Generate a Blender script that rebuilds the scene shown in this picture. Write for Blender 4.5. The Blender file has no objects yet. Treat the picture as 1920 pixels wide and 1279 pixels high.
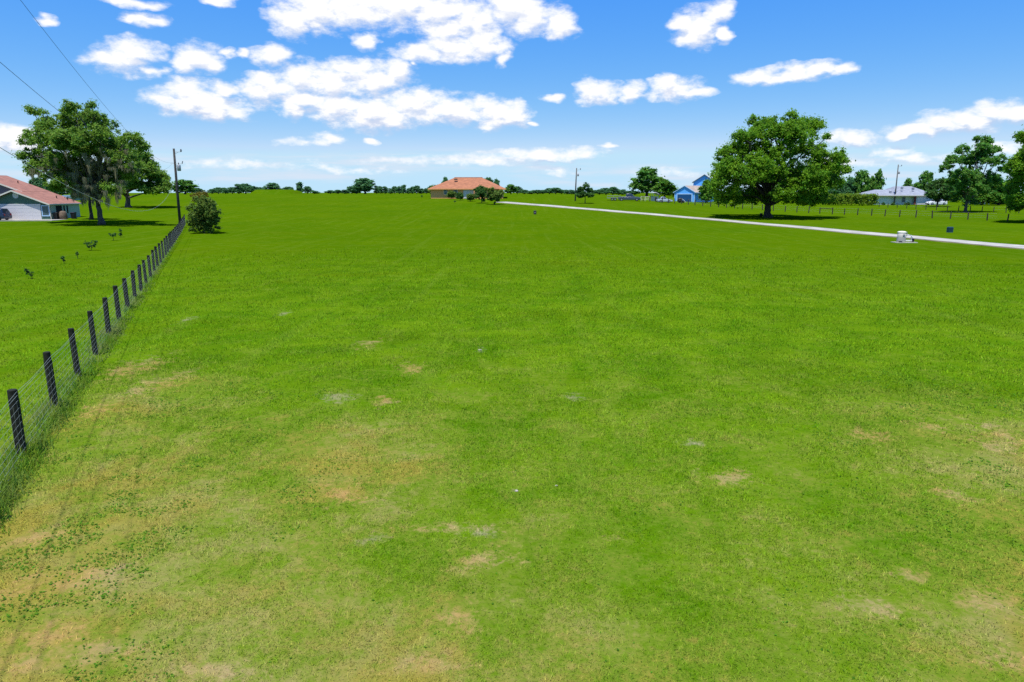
import bpy, math, random
import numpy as np
from math import radians, sin, cos, pi, atan2, sqrt

random.seed(7)
RNG = np.random.default_rng(11)
SC = bpy.context.scene
COL = SC.collection

# ------------------------------------------------------------------ camera, sky, sun, exposure
CAM_H = 5.1
PITCH = math.atan(279.5 / 1280.0)
FPX = 1280.0
cam_d = bpy.data.cameras.new('camera')
cam_d.sensor_width = 36.0
cam_d.lens = 24.0
cam_d.clip_start = 0.1
cam_d.clip_end = 20000.0
cam = bpy.data.objects.new('camera', cam_d)
cam.location = (0, 0, CAM_H)
cam.rotation_euler = (pi / 2 - PITCH, 0, 0)
COL.objects.link(cam)
SC.camera = cam

SC.view_settings.view_transform = 'Standard'
SC.view_settings.look = 'None'
SC.view_settings.gamma = 1.0
SC.view_settings.use_curve_mapping = False
SC.view_settings.exposure = 0.6
SC.cycles.use_denoising = False
SC.cycles.use_adaptive_sampling = False
SC.cycles.max_bounces = 6
SC.cycles.diffuse_bounces = 3
SC.cycles.transparent_max_bounces = 8

SUN_EL = radians(72.0)
SUN_AZ = radians(-158.0)           # compass bearing from +Y, clockwise: from the left, a little behind the camera
sun_dir = (sin(SUN_AZ) * cos(SUN_EL), cos(SUN_AZ) * cos(SUN_EL), sin(SUN_EL))
sun_d = bpy.data.lights.new('sun', 'SUN')
sun_d.energy = 4.2
sun_d.angle = radians(0.5)
sun_d.color = (1.0, 0.96, 0.89)
sun = bpy.data.objects.new('sun', sun_d)
import mathutils
sun.rotation_euler = mathutils.Vector(sun_dir).to_track_quat('Z', 'Y').to_euler()
sun.location = (0, 0, 60)
COL.objects.link(sun)


def new_node(nt, typ, **kw):
    n = nt.nodes.new(typ)
    for k, v in kw.items():
        setattr(n, k, v)
    return n


def math_node(nt, op, a, b=None, c=None, clamp=False):
    n = nt.nodes.new('ShaderNodeMath')
    n.operation = op
    n.use_clamp = clamp
    for i, v in enumerate((a, b, c)):
        if v is None:
            continue
        if isinstance(v, (int, float)):
            n.inputs[i].default_value = v
        else:
            nt.links.new(v, n.inputs[i])
    return n.outputs[0]


def map_range(nt, v, a, b, c=0.0, d=1.0, smooth=True):
    n = nt.nodes.new('ShaderNodeMapRange')
    n.interpolation_type = 'SMOOTHSTEP' if smooth else 'LINEAR'
    nt.links.new(v, n.inputs['Value'])
    for k, val in (('From Min', a), ('From Max', b), ('To Min', c), ('To Max', d)):
        n.inputs[k].default_value = val
    return n.outputs[0]


def noise(nt, vec, scale, detail=3.0, rough=0.55, dist=0.0, lac=2.0):
    n = nt.nodes.new('ShaderNodeTexNoise')
    n.inputs['Scale'].default_value = scale
    n.inputs['Detail'].default_value = detail
    n.inputs['Roughness'].default_value = rough
    n.inputs['Distortion'].default_value = dist
    n.inputs['Lacunarity'].default_value = lac
    if vec is not None:
        nt.links.new(vec, n.inputs['Vector'])
    return n


def mix_col(nt, fac, a, b, mode='MIX'):
    n = nt.nodes.new('ShaderNodeMix')
    n.data_type = 'RGBA'
    n.blend_type = mode
    for inp, v in ((n.inputs[0], fac), (n.inputs[6], a), (n.inputs[7], b)):
        if isinstance(v, (int, float)):
            inp.default_value = v
        elif isinstance(v, tuple):
            inp.default_value = (v[0], v[1], v[2], 1.0)
        else:
            nt.links.new(v, inp)
    return n.outputs[2]


def blob_field(nt, vec, blobs):
    """maximum of many soft elliptical bumps (cx, cy, rx, ry[, weight]) in the plane of vec"""
    out = None
    for bl in blobs:
        cx, cy, rx, ry = bl[:4]
        m = new_node(nt, 'ShaderNodeMapping')
        m.inputs['Location'].default_value = (-cx / rx, -cy / ry, 0)
        m.inputs['Scale'].default_value = (1 / rx, 1 / ry, 0)
        nt.links.new(vec, m.inputs['Vector'])
        g = new_node(nt, 'ShaderNodeTexGradient', gradient_type='SPHERICAL')
        nt.links.new(m.outputs[0], g.inputs['Vector'])
        v = g.outputs['Fac']
        if len(bl) > 4:
            v = math_node(nt, 'MULTIPLY', v, bl[4])
        if out is None:
            out = v
        else:
            out = math_node(nt, 'MAXIMUM', out, v)
    return out


_cp, _sp = cos(PITCH), sin(PITCH)


def ray(px, py):
    u = (px - 960.0) / FPX
    v = (639.5 - py) / FPX
    return np.array([u, _cp + _sp * v, -_sp + _cp * v])


def az_el(px, py):
    d = ray(px, py)
    d = d / np.linalg.norm(d)
    return atan2(d[0], d[1]), math.asin(d[2])


# clouds: where each puff stands in the sky (picture position -> direction)
PUFFS = [
    (545, 42, 38, 25), (590, 18, 62, 36), (660, 8, 72, 36), (740, 8, 84, 36), (820, 16, 70, 40), (885, 34, 60, 30),
    (960, 12, 62, 36), (1000, 34, 52, 26), (1048, 50, 32, 20), (850, 55, 50, 25), (600, 48, 22, 10), (688, 78, 24, 15),
    (790, 96, 42, 15), (850, 90, 62, 22), (905, 80, 46, 24), (936, 110, 16, 12), (775, 116, 10, 7), (870, 105, 40, 10),
    (510, 105, 32, 17), (272, 37, 34, 11), (247, 41, 12, 6), (228, 108, 48, 26), (258, 94, 36, 17), (195, 108, 34, 16),
    (285, 132, 20, 12), (372, 110, 40, 24), (345, 124, 26, 13), (395, 124, 24, 13), (428, 101, 12, 8), (458, 99, 14, 6),
    (380, 190, 84, 24), (350, 166, 36, 18), (420, 168, 30, 13), (445, 208, 36, 16), (308, 184, 30, 10), (390, 212, 40, 14),
    (515, 168, 52, 22), (575, 145, 62, 24), (625, 158, 72, 28), (700, 150, 64, 26), (742, 132, 38, 24), (560, 188, 64, 16),
    (548, 206, 28, 15), (500, 150, 30, 12), (655, 126, 50, 14),
    (635, 200, 62, 22), (700, 212, 84, 28), (780, 200, 84, 28), (850, 206, 72, 22), (920, 208, 48, 24), (962, 216, 30, 22),
    (750, 188, 44, 17), (700, 228, 60, 12), (930, 228, 40, 14),
    (1125, 174, 38, 18), (1104, 164, 22, 17), (1182, 175, 22, 15), (1262, 168, 46, 18), (1250, 156, 26, 14),
    (1310, 172, 26, 9), (1310, 52, 42, 30), (1342, 24, 26, 20), (1298, 72, 28, 17), (1282, 45, 22, 14), (1360, 62, 14, 9),
    (1420, 145, 38, 13), (1480, 136, 52, 14), (1540, 132, 42, 13), (1575, 129, 18, 8), (1455, 148, 44, 8),
    (1718, 243, 42, 13), (1770, 228, 48, 20), (1820, 226, 52, 18), (1862, 212, 46, 20), (1915, 210, 44, 22),
    (1690, 252, 24, 9), (1595, 259, 38, 14, .75), (1663, 282, 32, 12, .75), (1720, 295, 52, 8, .6), (1880, 280, 46, 13, .7),
    (12, 250, 44, 14), (42, 270, 36, 15), (-30, 262, 40, 18), (240, 3, 52, 8), (410, 2, 28, 7), (1037, 186, 18, 7),
    (90, 35, 18, 6), (700, 262, 16, 6), (1000, 231, 14, 5), (1140, 272, 16, 5),
    (570, 266, 56, 7, .7), (612, 257, 28, 9, .7), (1025, 289, 96, 12, .95), (900, 300, 120, 12, .62), (760, 300, 90, 8, .5), (480, 308, 120, 9, .45), (650, 318, 110, 7, .4), (1045, 319, 42, 12, .5),
    (1242, 324, 54, 10, .5), (1600, 303, 60, 12, .5),
]
VEILS = [(600, 305, 330, 16), (480, 325, 260, 18), (780, 296, 180, 12), (400, 300, 160, 12), (900, 300, 170, 18),
         (1240, 326, 120, 16), (1130, 340, 140, 12), (1640, 305, 130, 16), (1700, 330, 160, 14), (60, 300, 120, 40),
         (1040, 320, 90, 16), (30, 345, 160, 22), (1420, 345, 200, 14)]


def to_sky(bl, k=1.0):
    o = []
    for b in bl:
        a, e = az_el(b[0], b[1])
        o.append((a, e, k * b[2] / FPX * 1.32 * cos(a), k * b[3] / FPX * 1.36 * cos(a)) + tuple(b[4:]))
    return o


def density_group(name, puffs):
    """cloud density at (azimuth, elevation): the listed puffs, or scattered fair-weather clouds when the list is None"""
    g = bpy.data.node_groups.new(name, 'ShaderNodeTree')
    g.interface.new_socket('P', in_out='INPUT', socket_type='NodeSocketVector')
    g.interface.new_socket('D', in_out='OUTPUT', socket_type='NodeSocketFloat')
    gi = g.nodes.new('NodeGroupInput')
    go = g.nodes.new('NodeGroupOutput')
    P = gi.outputs[0]
    st = new_node(g, 'ShaderNodeVectorMath', operation='MULTIPLY')
    st.inputs[1].default_value = (1.0, 1.9, 1.0)
    g.links.new(P, st.inputs[0])
    if puffs is None:
        gn = noise(g, st.outputs[0], 4.2, 3.0, 0.55)
        F = map_range(g, gn.outputs['Fac'], 0.55, 0.78)
        sp = new_node(g, 'ShaderNodeSeparateXYZ')
        g.links.new(P, sp.inputs[0])
        m1 = map_range(g, math_node(g, 'ABSOLUTE', sp.outputs[0]), 0.80, 0.95)
        m2 = map_range(g, sp.outputs[1], 0.325, 0.42)
        F = math_node(g, 'MULTIPLY', F, math_node(g, 'MAXIMUM', m1, m2))
        fn = noise(g, st.outputs[0], 20.0, 4.0, 0.6)
    else:
        wn = noise(g, st.outputs[0], 24.0, 2.0)
        wo = new_node(g, 'ShaderNodeVectorMath', operation='SUBTRACT')
        g.links.new(wn.outputs['Color'], wo.inputs[0])
        wo.inputs[1].default_value = (0.5, 0.5, 0.5)
        wsc = new_node(g, 'ShaderNodeVectorMath', operation='MULTIPLY')
        g.links.new(wo.outputs[0], wsc.inputs[0])
        wsc.inputs[1].default_value = (0.046, 0.019, 0.0)
        pa = new_node(g, 'ShaderNodeVectorMath', operation='ADD')
        g.links.new(P, pa.inputs[0])
        g.links.new(wsc.outputs[0], pa.inputs[1])
        F = blob_field(g, pa.outputs[0], puffs)
        fn = noise(g, st.outputs[0], 34.0, 8.0, 0.64)
    q = math_node(g, 'SUBTRACT', fn.outputs['Fac'], 0.5)
    q = math_node(g, 'MULTIPLY', q, 1.5)
    D = math_node(g, 'ADD', F, q)
    gate = map_range(g, F, 0.0, 0.16)
    D = math_node(g, 'MULTIPLY', D, gate)
    g.links.new(D, go.inputs[0])
    return g


def build_world():
    w = bpy.data.worlds.new('World')
    SC.world = w
    w.use_nodes = True
    nt = w.node_tree
    nt.nodes.clear()
    out = new_node(nt, 'ShaderNodeOutputWorld')
    sky = new_node(nt, 'ShaderNodeTexSky', sky_type='NISHITA')
    sky.sun_disc = False
    sky.sun_elevation = SUN_EL
    sky.sun_rotation = SUN_AZ
    sky.altitude = SKY_ALT
    sky.air_density = SKY_AIR
    sky.dust_density = SKY_DUST
    sky.ozone_density = SKY_OZONE
    # the same contrast and white balance grade over the whole sky, as in the photograph's processing
    sc = new_node(nt, 'ShaderNodeSeparateColor')
    nt.links.new(sky.outputs[0], sc.inputs[0])
    cc = new_node(nt, 'ShaderNodeCombineColor')
    for i, (gain, power, top) in enumerate(SKY_GRADE):
        v = math_node(nt, 'MINIMUM', sc.outputs[i], top)
        v = math_node(nt, 'POWER', v, power)
        nt.links.new(math_node(nt, 'MULTIPLY', v, gain), cc.inputs[i])
    blue = cc.outputs[0]
    tc = new_node(nt, 'ShaderNodeTexCoord')
    sep = new_node(nt, 'ShaderNodeSeparateXYZ')
    nt.links.new(tc.outputs['Generated'], sep.inputs[0])
    az = math_node(nt, 'ARCTAN2', sep.outputs[0], sep.outputs[1])
    el = math_node(nt, 'ARCSINE', sep.outputs[2])
    cmb = new_node(nt, 'ShaderNodeCombineXYZ')
    nt.links.new(az, cmb.inputs[0])
    nt.links.new(el, cmb.inputs[1])
    P = cmb.outputs[0]
    up = new_node(nt, 'ShaderNodeVectorMath', operation='ADD')
    nt.links.new(P, up.inputs[0])
    up.inputs[1].default_value = (-0.004, 0.012, 0)

    def layer(name, puffs, veils):
        bg = new_node(nt, 'ShaderNodeBackground')
        bg.inputs['Strength'].default_value = SKY_STRENGTH
        g = density_group(name, puffs)
        d0 = new_node(nt, 'ShaderNodeGroup')
        d0.node_tree = g
        nt.links.new(P, d0.inputs[0])
        cover = map_range(nt, d0.outputs[0], 0.04, 0.78)
        base = blue
        if puffs is None:
            ccol = mix_col(nt, 0.0, (6.9, 6.9, 7.0), (6.9, 6.9, 7.0))
        else:
            d1 = new_node(nt, 'ShaderNodeGroup')
            d1.node_tree = g
            nt.links.new(up.outputs[0], d1.inputs[0])
            diff = math_node(nt, 'SUBTRACT', d1.outputs[0], d0.outputs[0])
            under = map_range(nt, diff, -0.12, 0.42)
            lowel = map_range(nt, el, 0.17, 0.05, 0.55, 1.0)
            under = math_node(nt, 'MULTIPLY', under, lowel)
            ccol = mix_col(nt, under, (6.9, 6.9, 7.0), (3.7, 4.3, 5.7))
            veil = blob_field(nt, P, veils)
            st2 = new_node(nt, 'ShaderNodeVectorMath', operation='MULTIPLY')
            st2.inputs[1].default_value = (6.0, 60.0, 1.0)
            nt.links.new(P, st2.inputs[0])
            vn = noise(nt, st2.outputs[0], 1.4, 4.0)
            vq = math_node(nt, 'MULTIPLY', map_range(nt, vn.outputs['Fac'], 0.36, 0.68), map_range(nt, veil, 0.0, 0.6))
            vq = math_node(nt, 'MULTIPLY', vq, 0.7)
            base = mix_col(nt, vq, blue, (4.9, 5.3, 6.1))
        col = mix_col(nt, cover, base, ccol)
        nt.links.new(col, bg.inputs['Color'])
        return bg.outputs[0]

    # only the part of the sky a direction falls in is worked out (faster): tiles of azimuth, and the rest of the sky
    puffs, veils = to_sky(PUFFS, 1.14), to_sky(VEILS)
    edges = [-0.80, -0.42, -0.17, 0.05, 0.34, 0.80]
    shader = layer('cloud_scattered', None, None)
    low = math_node(nt, 'LESS_THAN', el, 0.325)
    for i in range(len(edges) - 1):
        a, b = edges[i], edges[i + 1]
        pp = [q for q in puffs if q[0] + q[2] > a - .02 and q[0] - q[2] < b + .02]
        vv = [q for q in veils if q[0] + q[2] > a and q[0] - q[2] < b]
        s = layer('cloud_tile', pp, vv)
        inside = math_node(nt, 'MULTIPLY', math_node(nt, 'GREATER_THAN', az, a), math_node(nt, 'LESS_THAN', az, b))
        inside = math_node(nt, 'MULTIPLY', inside, low)
        mx = new_node(nt, 'ShaderNodeMixShader')
        nt.links.new(inside, mx.inputs[0])
        nt.links.new(shader, mx.inputs[1])
        nt.links.new(s, mx.inputs[2])
        shader = mx.outputs[0]
    nt.links.new(shader, out.inputs['Surface'])


SKY_ALT, SKY_AIR, SKY_DUST, SKY_OZONE = 0.0, 0.4, 0.0, 4.0
SKY_STRENGTH = 0.1
SKY_GRADE = [(0.857, 1.55, 2.45), (1.79, 0.70, 4.5), (5.97, 0.034, 9.0)]
build_world()


# ------------------------------------------------------------------ terrain
def sstep(t):
    t = np.clip(t, 0.0, 1.0)
    return t * t * (3 - 2 * t)


def H(x, y):
    """height of the land: flat near the camera, a low rise beyond 60 m, less of it to the right, falling behind the crest"""
    x = np.asarray(x, float)
    y = np.asarray(y, float)
    yy = np.maximum(y, 1.0)
    f = 1 - 0.55 * sstep((x / yy - 0.05) / 0.5)
    z = 4.25 * sstep((y - 60) / 180.0) * f
    z = z - 9.0 * sstep((y - 335) / 500.0)
    z = z + 0.035 * np.sin(x * .31 + 1.3 + .2 * np.sin(y * .21)) * np.sin(y * .27 + .4) * np.clip((np.hypot(x, y) - 4) / 10, 0, 1) * np.clip((400 - y) / 200, 0, 1)
    return z


def ground(px, py, tmax=900.0):
    r = ray(px, py)
    t0 = 2.0
    t = t0
    while t < tmax:
        t1 = t * 1.01
        p = r * t1
        if CAM_H + p[2] < float(H(p[0], p[1])):
            a, b = t, t1
            for _ in range(24):
                m = (a + b) / 2
                p = r * m
                if CAM_H + p[2] < float(H(p[0], p[1])):
                    b = m
                else:
                    a = m
            p = r * b
            return np.array([p[0], p[1], float(H(p[0], p[1]))])
        t = t1
    p = r * 320.0
    return np.array([p[0], p[1], float(H(p[0], p[1]))])


def at_y(px, py, Y):
    r = ray(px, py)
    r = r * (Y / r[1])
    return np.array([r[0], r[1], r[2] + CAM_H])


def mpp(p):
    """metres per photograph pixel at a world point"""
    return (p[1] * _cp - (p[2] - CAM_H) * _sp) / FPX


# ------------------------------------------------------------------ scene-graph helpers
def tag(o, label=None, cat=None, group=None, kind=None):
    if label:
        o['label'] = label
    if cat:
        o['category'] = cat
    if group:
        o['group'] = group
    if kind:
        o['kind'] = kind
    return o


def empty(name, loc, rz=0.0, label=None, cat=None, group=None):
    o = bpy.data.objects.new(name, None)
    o.empty_display_size = 0.2
    o.location = tuple(float(v) for v in loc)
    o.rotation_euler = (0, 0, rz)
    COL.objects.link(o)
    return tag(o, label, cat, group)


def children(o):
    return [c for c in bpy.data.objects if c.parent == o]


def copy_tree(o, parent=None):
    c = o.copy()
    COL.objects.link(c)
    if parent is not None:
        c.parent = parent
    for ch in list(o.children):
        copy_tree(ch, c)
    return c


class MB:
    def __init__(self):
        self.v = []
        self.f = []

    def add(self, vs, fs):
        n = len(self.v)
        self.v += [tuple(float(c) for c in p) for p in vs]
        self.f += [tuple(i + n for i in f) for f in fs]
        return self

    def box(self, x0, x1, y0, y1, z0, z1):
        vs = [(x0, y0, z0), (x1, y0, z0), (x1, y1, z0), (x0, y1, z0), (x0, y0, z1), (x1, y0, z1), (x1, y1, z1), (x0, y1, z1)]
        return self.add(vs, [(0, 3, 2, 1), (4, 5, 6, 7), (0, 1, 5, 4), (1, 2, 6, 5), (2, 3, 7, 6), (3, 0, 4, 7)])

    def prism_y(self, prof, y0, y1):
        """profile of (x, z) pushed along y"""
        n = len(prof)
        vs = [(x, y0, z) for x, z in prof] + [(x, y1, z) for x, z in prof]
        fs = [tuple(range(n)), tuple(range(2 * n - 1, n - 1, -1))]
        fs += [(i, i + n, (i + 1) % n + n, (i + 1) % n) for i in range(n)]
        return self.add(vs, fs)

    def prism_x(self, prof, x0, x1):
        n = len(prof)
        vs = [(x0, y, z) for y, z in prof] + [(x1, y, z) for y, z in prof]
        fs = [tuple(range(n - 1, -1, -1)), tuple(range(n, 2 * n))]
        fs += [((i + 1) % n, (i + 1) % n + n, i + n, i) for i in range(n)]
        return self.add(vs, fs)

    def tube(self, pts, rad, sides=6, cap=True):
        pts = [np.array(p, float) for p in pts]
        if isinstance(rad, (int, float)):
            rad = [rad] * len(pts)
        vs, fs = [], []
        prev = None
        for i, p in enumerate(pts):
            a = pts[max(i - 1, 0)]
            b = pts[min(i + 1, len(pts) - 1)]
            t = b - a
            t = t / (np.linalg.norm(t) + 1e-9)
            if prev is None:
                ref = np.array([1.0, 0, 0]) if abs(t[2]) > .8 else np.array([0, 0, 1.0])
                u = np.cross(t, ref)
            else:
                u = prev - t * np.dot(prev, t)
            u = u / (np.linalg.norm(u) + 1e-9)
            prev = u
            w = np.cross(t, u)
            for k in range(sides):
                a2 = 2 * pi * k / sides
                vs.append(p + (u * cos(a2) + w * sin(a2)) * rad[i])
        for i in range(len(pts) - 1):
            for k in range(sides):
                a, b = i * sides + k, i * sides + (k + 1) % sides
                fs.append((a, b, b + sides, a + sides))
        if cap:
            fs.append(tuple(range(sides - 1, -1, -1)))
            n = (len(pts) - 1) * sides
            fs.append(tuple(range(n, n + sides)))
        return self.add(vs, fs)

    def lathe(self, prof, c=(0, 0, 0), sides=16, axis='z'):
        vs, fs = [], []
        for r, h in prof:
            for k in range(sides):
                a = 2 * pi * k / sides
                q = (r * cos(a), r * sin(a), h)
                if axis == 'y':
                    q = (r * cos(a), h, r * sin(a))
                if axis == 'x':
                    q = (h, r * cos(a), r * sin(a))
                vs.append((q[0] + c[0], q[1] + c[1], q[2] + c[2]))
        for i in range(len(prof) - 1):
            for k in range(sides):
                a, b = i * sides + k, i * sides + (k + 1) % sides
                fs.append((a, b, b + sides, a + sides))
        fs.append(tuple(range(sides - 1, -1, -1)))
        n = (len(prof) - 1) * sides
        fs.append(tuple(range(n, n + sides)))
        return self.add(vs, fs)

    def build(self, name, mat, parent=None, smooth=False, label=None, kind=None, loc=None):
        me = bpy.data.meshes.new(name)
        me.from_pydata(self.v, [], self.f)
        me.validate()
        if mat is not None:
            me.materials.append(mat)
        if smooth:
            me.polygons.foreach_set('use_smooth', [True] * len(me.polygons))
        me.update()
        o = bpy.data.objects.new(name, me)
        COL.objects.link(o)
        if parent is not None:
            o.parent = parent
        if loc is not None:
            o.location = loc
        if label:
            o['label'] = label
        if kind:
            o['kind'] = kind
        return o


def raw_mesh(name, co, faces_n, idx, mat, parent=None, smooth=False):
    """fast mesh: co (N,3), idx flat corner indices, every face with faces_n corners"""
    me = bpy.data.meshes.new(name)
    me.vertices.add(len(co))
    me.vertices.foreach_set('co', np.ascontiguousarray(co, np.float32).ravel())
    nf = len(idx) // faces_n
    me.loops.add(len(idx))
    me.loops.foreach_set('vertex_index', np.ascontiguousarray(idx, np.int32))
    me.polygons.add(nf)
    me.polygons.foreach_set('loop_start', np.arange(0, nf * faces_n, faces_n, dtype=np.int32))
    try:
        me.polygons.foreach_set('loop_total', np.full(nf, faces_n, np.int32))
    except Exception:
        pass
    if smooth:
        me.polygons.foreach_set('use_smooth', np.ones(nf, bool))
    me.materials.append(mat)
    me.update(calc_edges=True)
    o = bpy.data.objects.new(name, me)
    COL.objects.link(o)
    if parent is not None:
        o.parent = parent
    return o


# ------------------------------------------------------------------ materials
def base_mat(name):
    m = bpy.data.materials.new(name)
    m.use_nodes = True
    nt = m.node_tree
    return m, nt, nt.nodes['Principled BSDF']


def plain(name, c, rough=0.6, spec=0.3, metal=0.0, var=0.12, scale=3.0, bump=0.0):
    """a paint/wood/plaster colour with weathering noise"""
    m, nt, b = base_mat(name)
    geo = new_node(nt, 'ShaderNodeTexCoord')
    n = noise(nt, geo.outputs['Object'], scale, 5.0, 0.65)
    f = map_range(nt, n.outputs['Fac'], 0.3, 0.7)
    lo = tuple(max(0, x * (1 - var)) for x in c)
    hi = tuple(min(1, x * (1 + var)) for x in c)
    nt.links.new(mix_col(nt, f, lo, hi), b.inputs['Base Color'])
    b.inputs['Roughness'].default_value = rough
    b.inputs['Metallic'].default_value = metal
    b.inputs['Specular IOR Level'].default_value = spec
    if bump:
        bn = new_node(nt, 'ShaderNodeBump')
        bn.inputs['Strength'].default_value = bump
        bn.inputs['Distance'].default_value = 0.02
        nt.links.new(n.outputs['Fac'], bn.inputs['Height'])
        nt.links.new(bn.outputs[0], b.inputs['Normal'])
    return m


def shingle(name, c, var=0.2):
    """roofing in courses with uneven tabs"""
    m, nt, b = base_mat(name)
    tc = new_node(nt, 'ShaderNodeTexCoord')
    n = noise(nt, tc.outputs['Object'], 1.1, 5.0, 0.6)
    n2 = noise(nt, tc.outputs['Object'], 9.0, 3.0, 0.6)
    a = mix_col(nt, map_range(nt, n.outputs['Fac'], .3, .7), tuple(x * (1 - var) for x in c), tuple(x * (1 + var) for x in c))
    a = mix_col(nt, math_node(nt, 'MULTIPLY', map_range(nt, n2.outputs['Fac'], .45, .75), .5), a, tuple(x * .62 for x in c))
    nt.links.new(a, b.inputs['Base Color'])
    b.inputs['Roughness'].default_value = 0.85
    wv = new_node(nt, 'ShaderNodeTexWave', wave_type='BANDS', bands_direction='Z')
    wv.inputs['Scale'].default_value = 4.0
    nt.links.new(tc.outputs['Object'], wv.inputs['Vector'])
    bn = new_node(nt, 'ShaderNodeBump')
    bn.inputs['Strength'].default_value = 0.4
    bn.inputs['Distance'].default_value = 0.03
    nt.links.new(wv.outputs['Fac'], bn.inputs['Height'])
    nt.links.new(bn.outputs[0], b.inputs['Normal'])
    return m


def leaf_mat(name, c, hue=0.03, trans=0.35, yellow=None):
    m, nt, b = base_mat(name)
    geo = new_node(nt, 'ShaderNodeNewGeometry')
    hs = new_node(nt, 'ShaderNodeHueSaturation')
    hs.inputs['Color'].default_value = (c[0], c[1], c[2], 1)
    rnd = geo.outputs['Random Per Island']
    nt.links.new(map_range(nt, rnd, 0, 1, 0.62, 1.42, smooth=False), hs.inputs['Value'])
    r2 = math_node(nt, 'FRACT', math_node(nt, 'MULTIPLY', rnd, 17.31))
    nt.links.new(map_range(nt, r2, 0, 1, 0.5 - hue, 0.5 + hue, smooth=False), hs.inputs['Hue'])
    col = hs.outputs[0]
    if yellow:
        tcn = new_node(nt, 'ShaderNodeTexCoord')
        n = noise(nt, tcn.outputs['Object'], 0.45, 2.0)
        col = mix_col(nt, map_range(nt, n.outputs['Fac'], .42, .66), col, mix_col(nt, .8, col, yellow))
    nt.links.new(col, b.inputs['Base Color'])
    b.inputs['Roughness'].default_value = 0.55
    b.inputs['Specular IOR Level'].default_value = 0.12
    tr = new_node(nt, 'ShaderNodeBsdfTranslucent')
    nt.links.new(mix_col(nt, 0.35, col, (c[0] * 1.5, c[1] * 1.5, c[2] * .6)), tr.inputs['Color'])
    mx = new_node(nt, 'ShaderNodeMixShader')
    mx.inputs[0].default_value = trans
    nt.links.new(b.outputs[0], mx.inputs[1])
    nt.links.new(tr.outputs[0], mx.inputs[2])
    nt.links.new(mx.outputs[0], nt.nodes['Material Output'].inputs['Surface'])
    return m


def bark_mat(name, c):
    m, nt, b = base_mat(name)
    tc = new_node(nt, 'ShaderNodeTexCoord')
    mp = new_node(nt, 'ShaderNodeMapping')
    mp.inputs['Scale'].default_value = (3.0, 3.0, 0.7)
    nt.links.new(tc.outputs['Object'], mp.inputs['Vector'])
    n = noise(nt, mp.outputs[0], 2.6, 6.0, 0.7)
    nt.links.new(mix_col(nt, map_range(nt, n.outputs['Fac'], .35, .68), tuple(x * .5 for x in c), tuple(x * 1.35 for x in c)), b.inputs['Base Color'])
    b.inputs['Roughness'].default_value = 0.9
    bn = new_node(nt, 'ShaderNodeBump')
    bn.inputs['Strength'].default_value = 0.7
    bn.inputs['Distance'].default_value = 0.05
    nt.links.new(n.outputs['Fac'], bn.inputs['Height'])
    nt.links.new(bn.outputs[0], b.inputs['Normal'])
    return m


# worn, sandy spots in the lawn (picture position, size in picture pixels)
BARE_PX = [(632, 746, 44, 14, 1), (700, 1010, 46, 12, 1), (252, 690, 50, 22, 0), (178, 770, 32, 14, 0), (268, 725, 30, 22, 0),
           (1885, 815, 52, 26, 0), (1868, 838, 40, 14, 0), (1705, 1078, 30, 18, 0), (1582, 1116, 26, 14, 0), (845, 992, 80, 12, 0),
           (900, 1000, 46, 10, 1), (905, 1050, 60, 20, 0), (1640, 1140, 50, 16, 0), (90, 1190, 80, 34, 0), (60, 1240, 70, 30, 0),
           (150, 1090, 90, 34, 0), (170, 1215, 80, 30, 0), (968, 920, 12, 6, 1), (900, 657, 16, 6, 1), (330, 710, 26, 20, 0),
           (1075, 745, 22, 8, 1), (1300, 832, 34, 10, 1), (1630, 815, 40, 14, 0), (1370, 895, 60, 14, 0), (60, 1010, 50, 24, 0),
           (35, 1100, 40, 30, 0), (1145, 1008, 26, 8, 0), (720, 752, 26, 10, 0), (770, 690, 26, 12, 0), (690, 645, 22, 10, 0),
           (860, 1165, 50, 26, 0), (800, 1250, 90, 26, 0), (640, 930, 60, 22, 0), (400, 1255, 90, 24, 0), (1850, 1130, 60, 30, 0),
           (1880, 1230, 60, 30, 0), (1790, 930, 40, 16, 0), (350, 600, 14, 8, 1), (532, 588, 14, 6, 1), (1740, 800, 30, 12, 0)]
BARE = []
for (px, py, rx, ry, k) in BARE_PX:
    c = ground(px, py)
    e = ground(px + rx, py)
    f = ground(px, py - ry)
    BARE.append((c[0], c[1], abs(e[0] - c[0]), abs(f[1] - c[1]), k))


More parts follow.
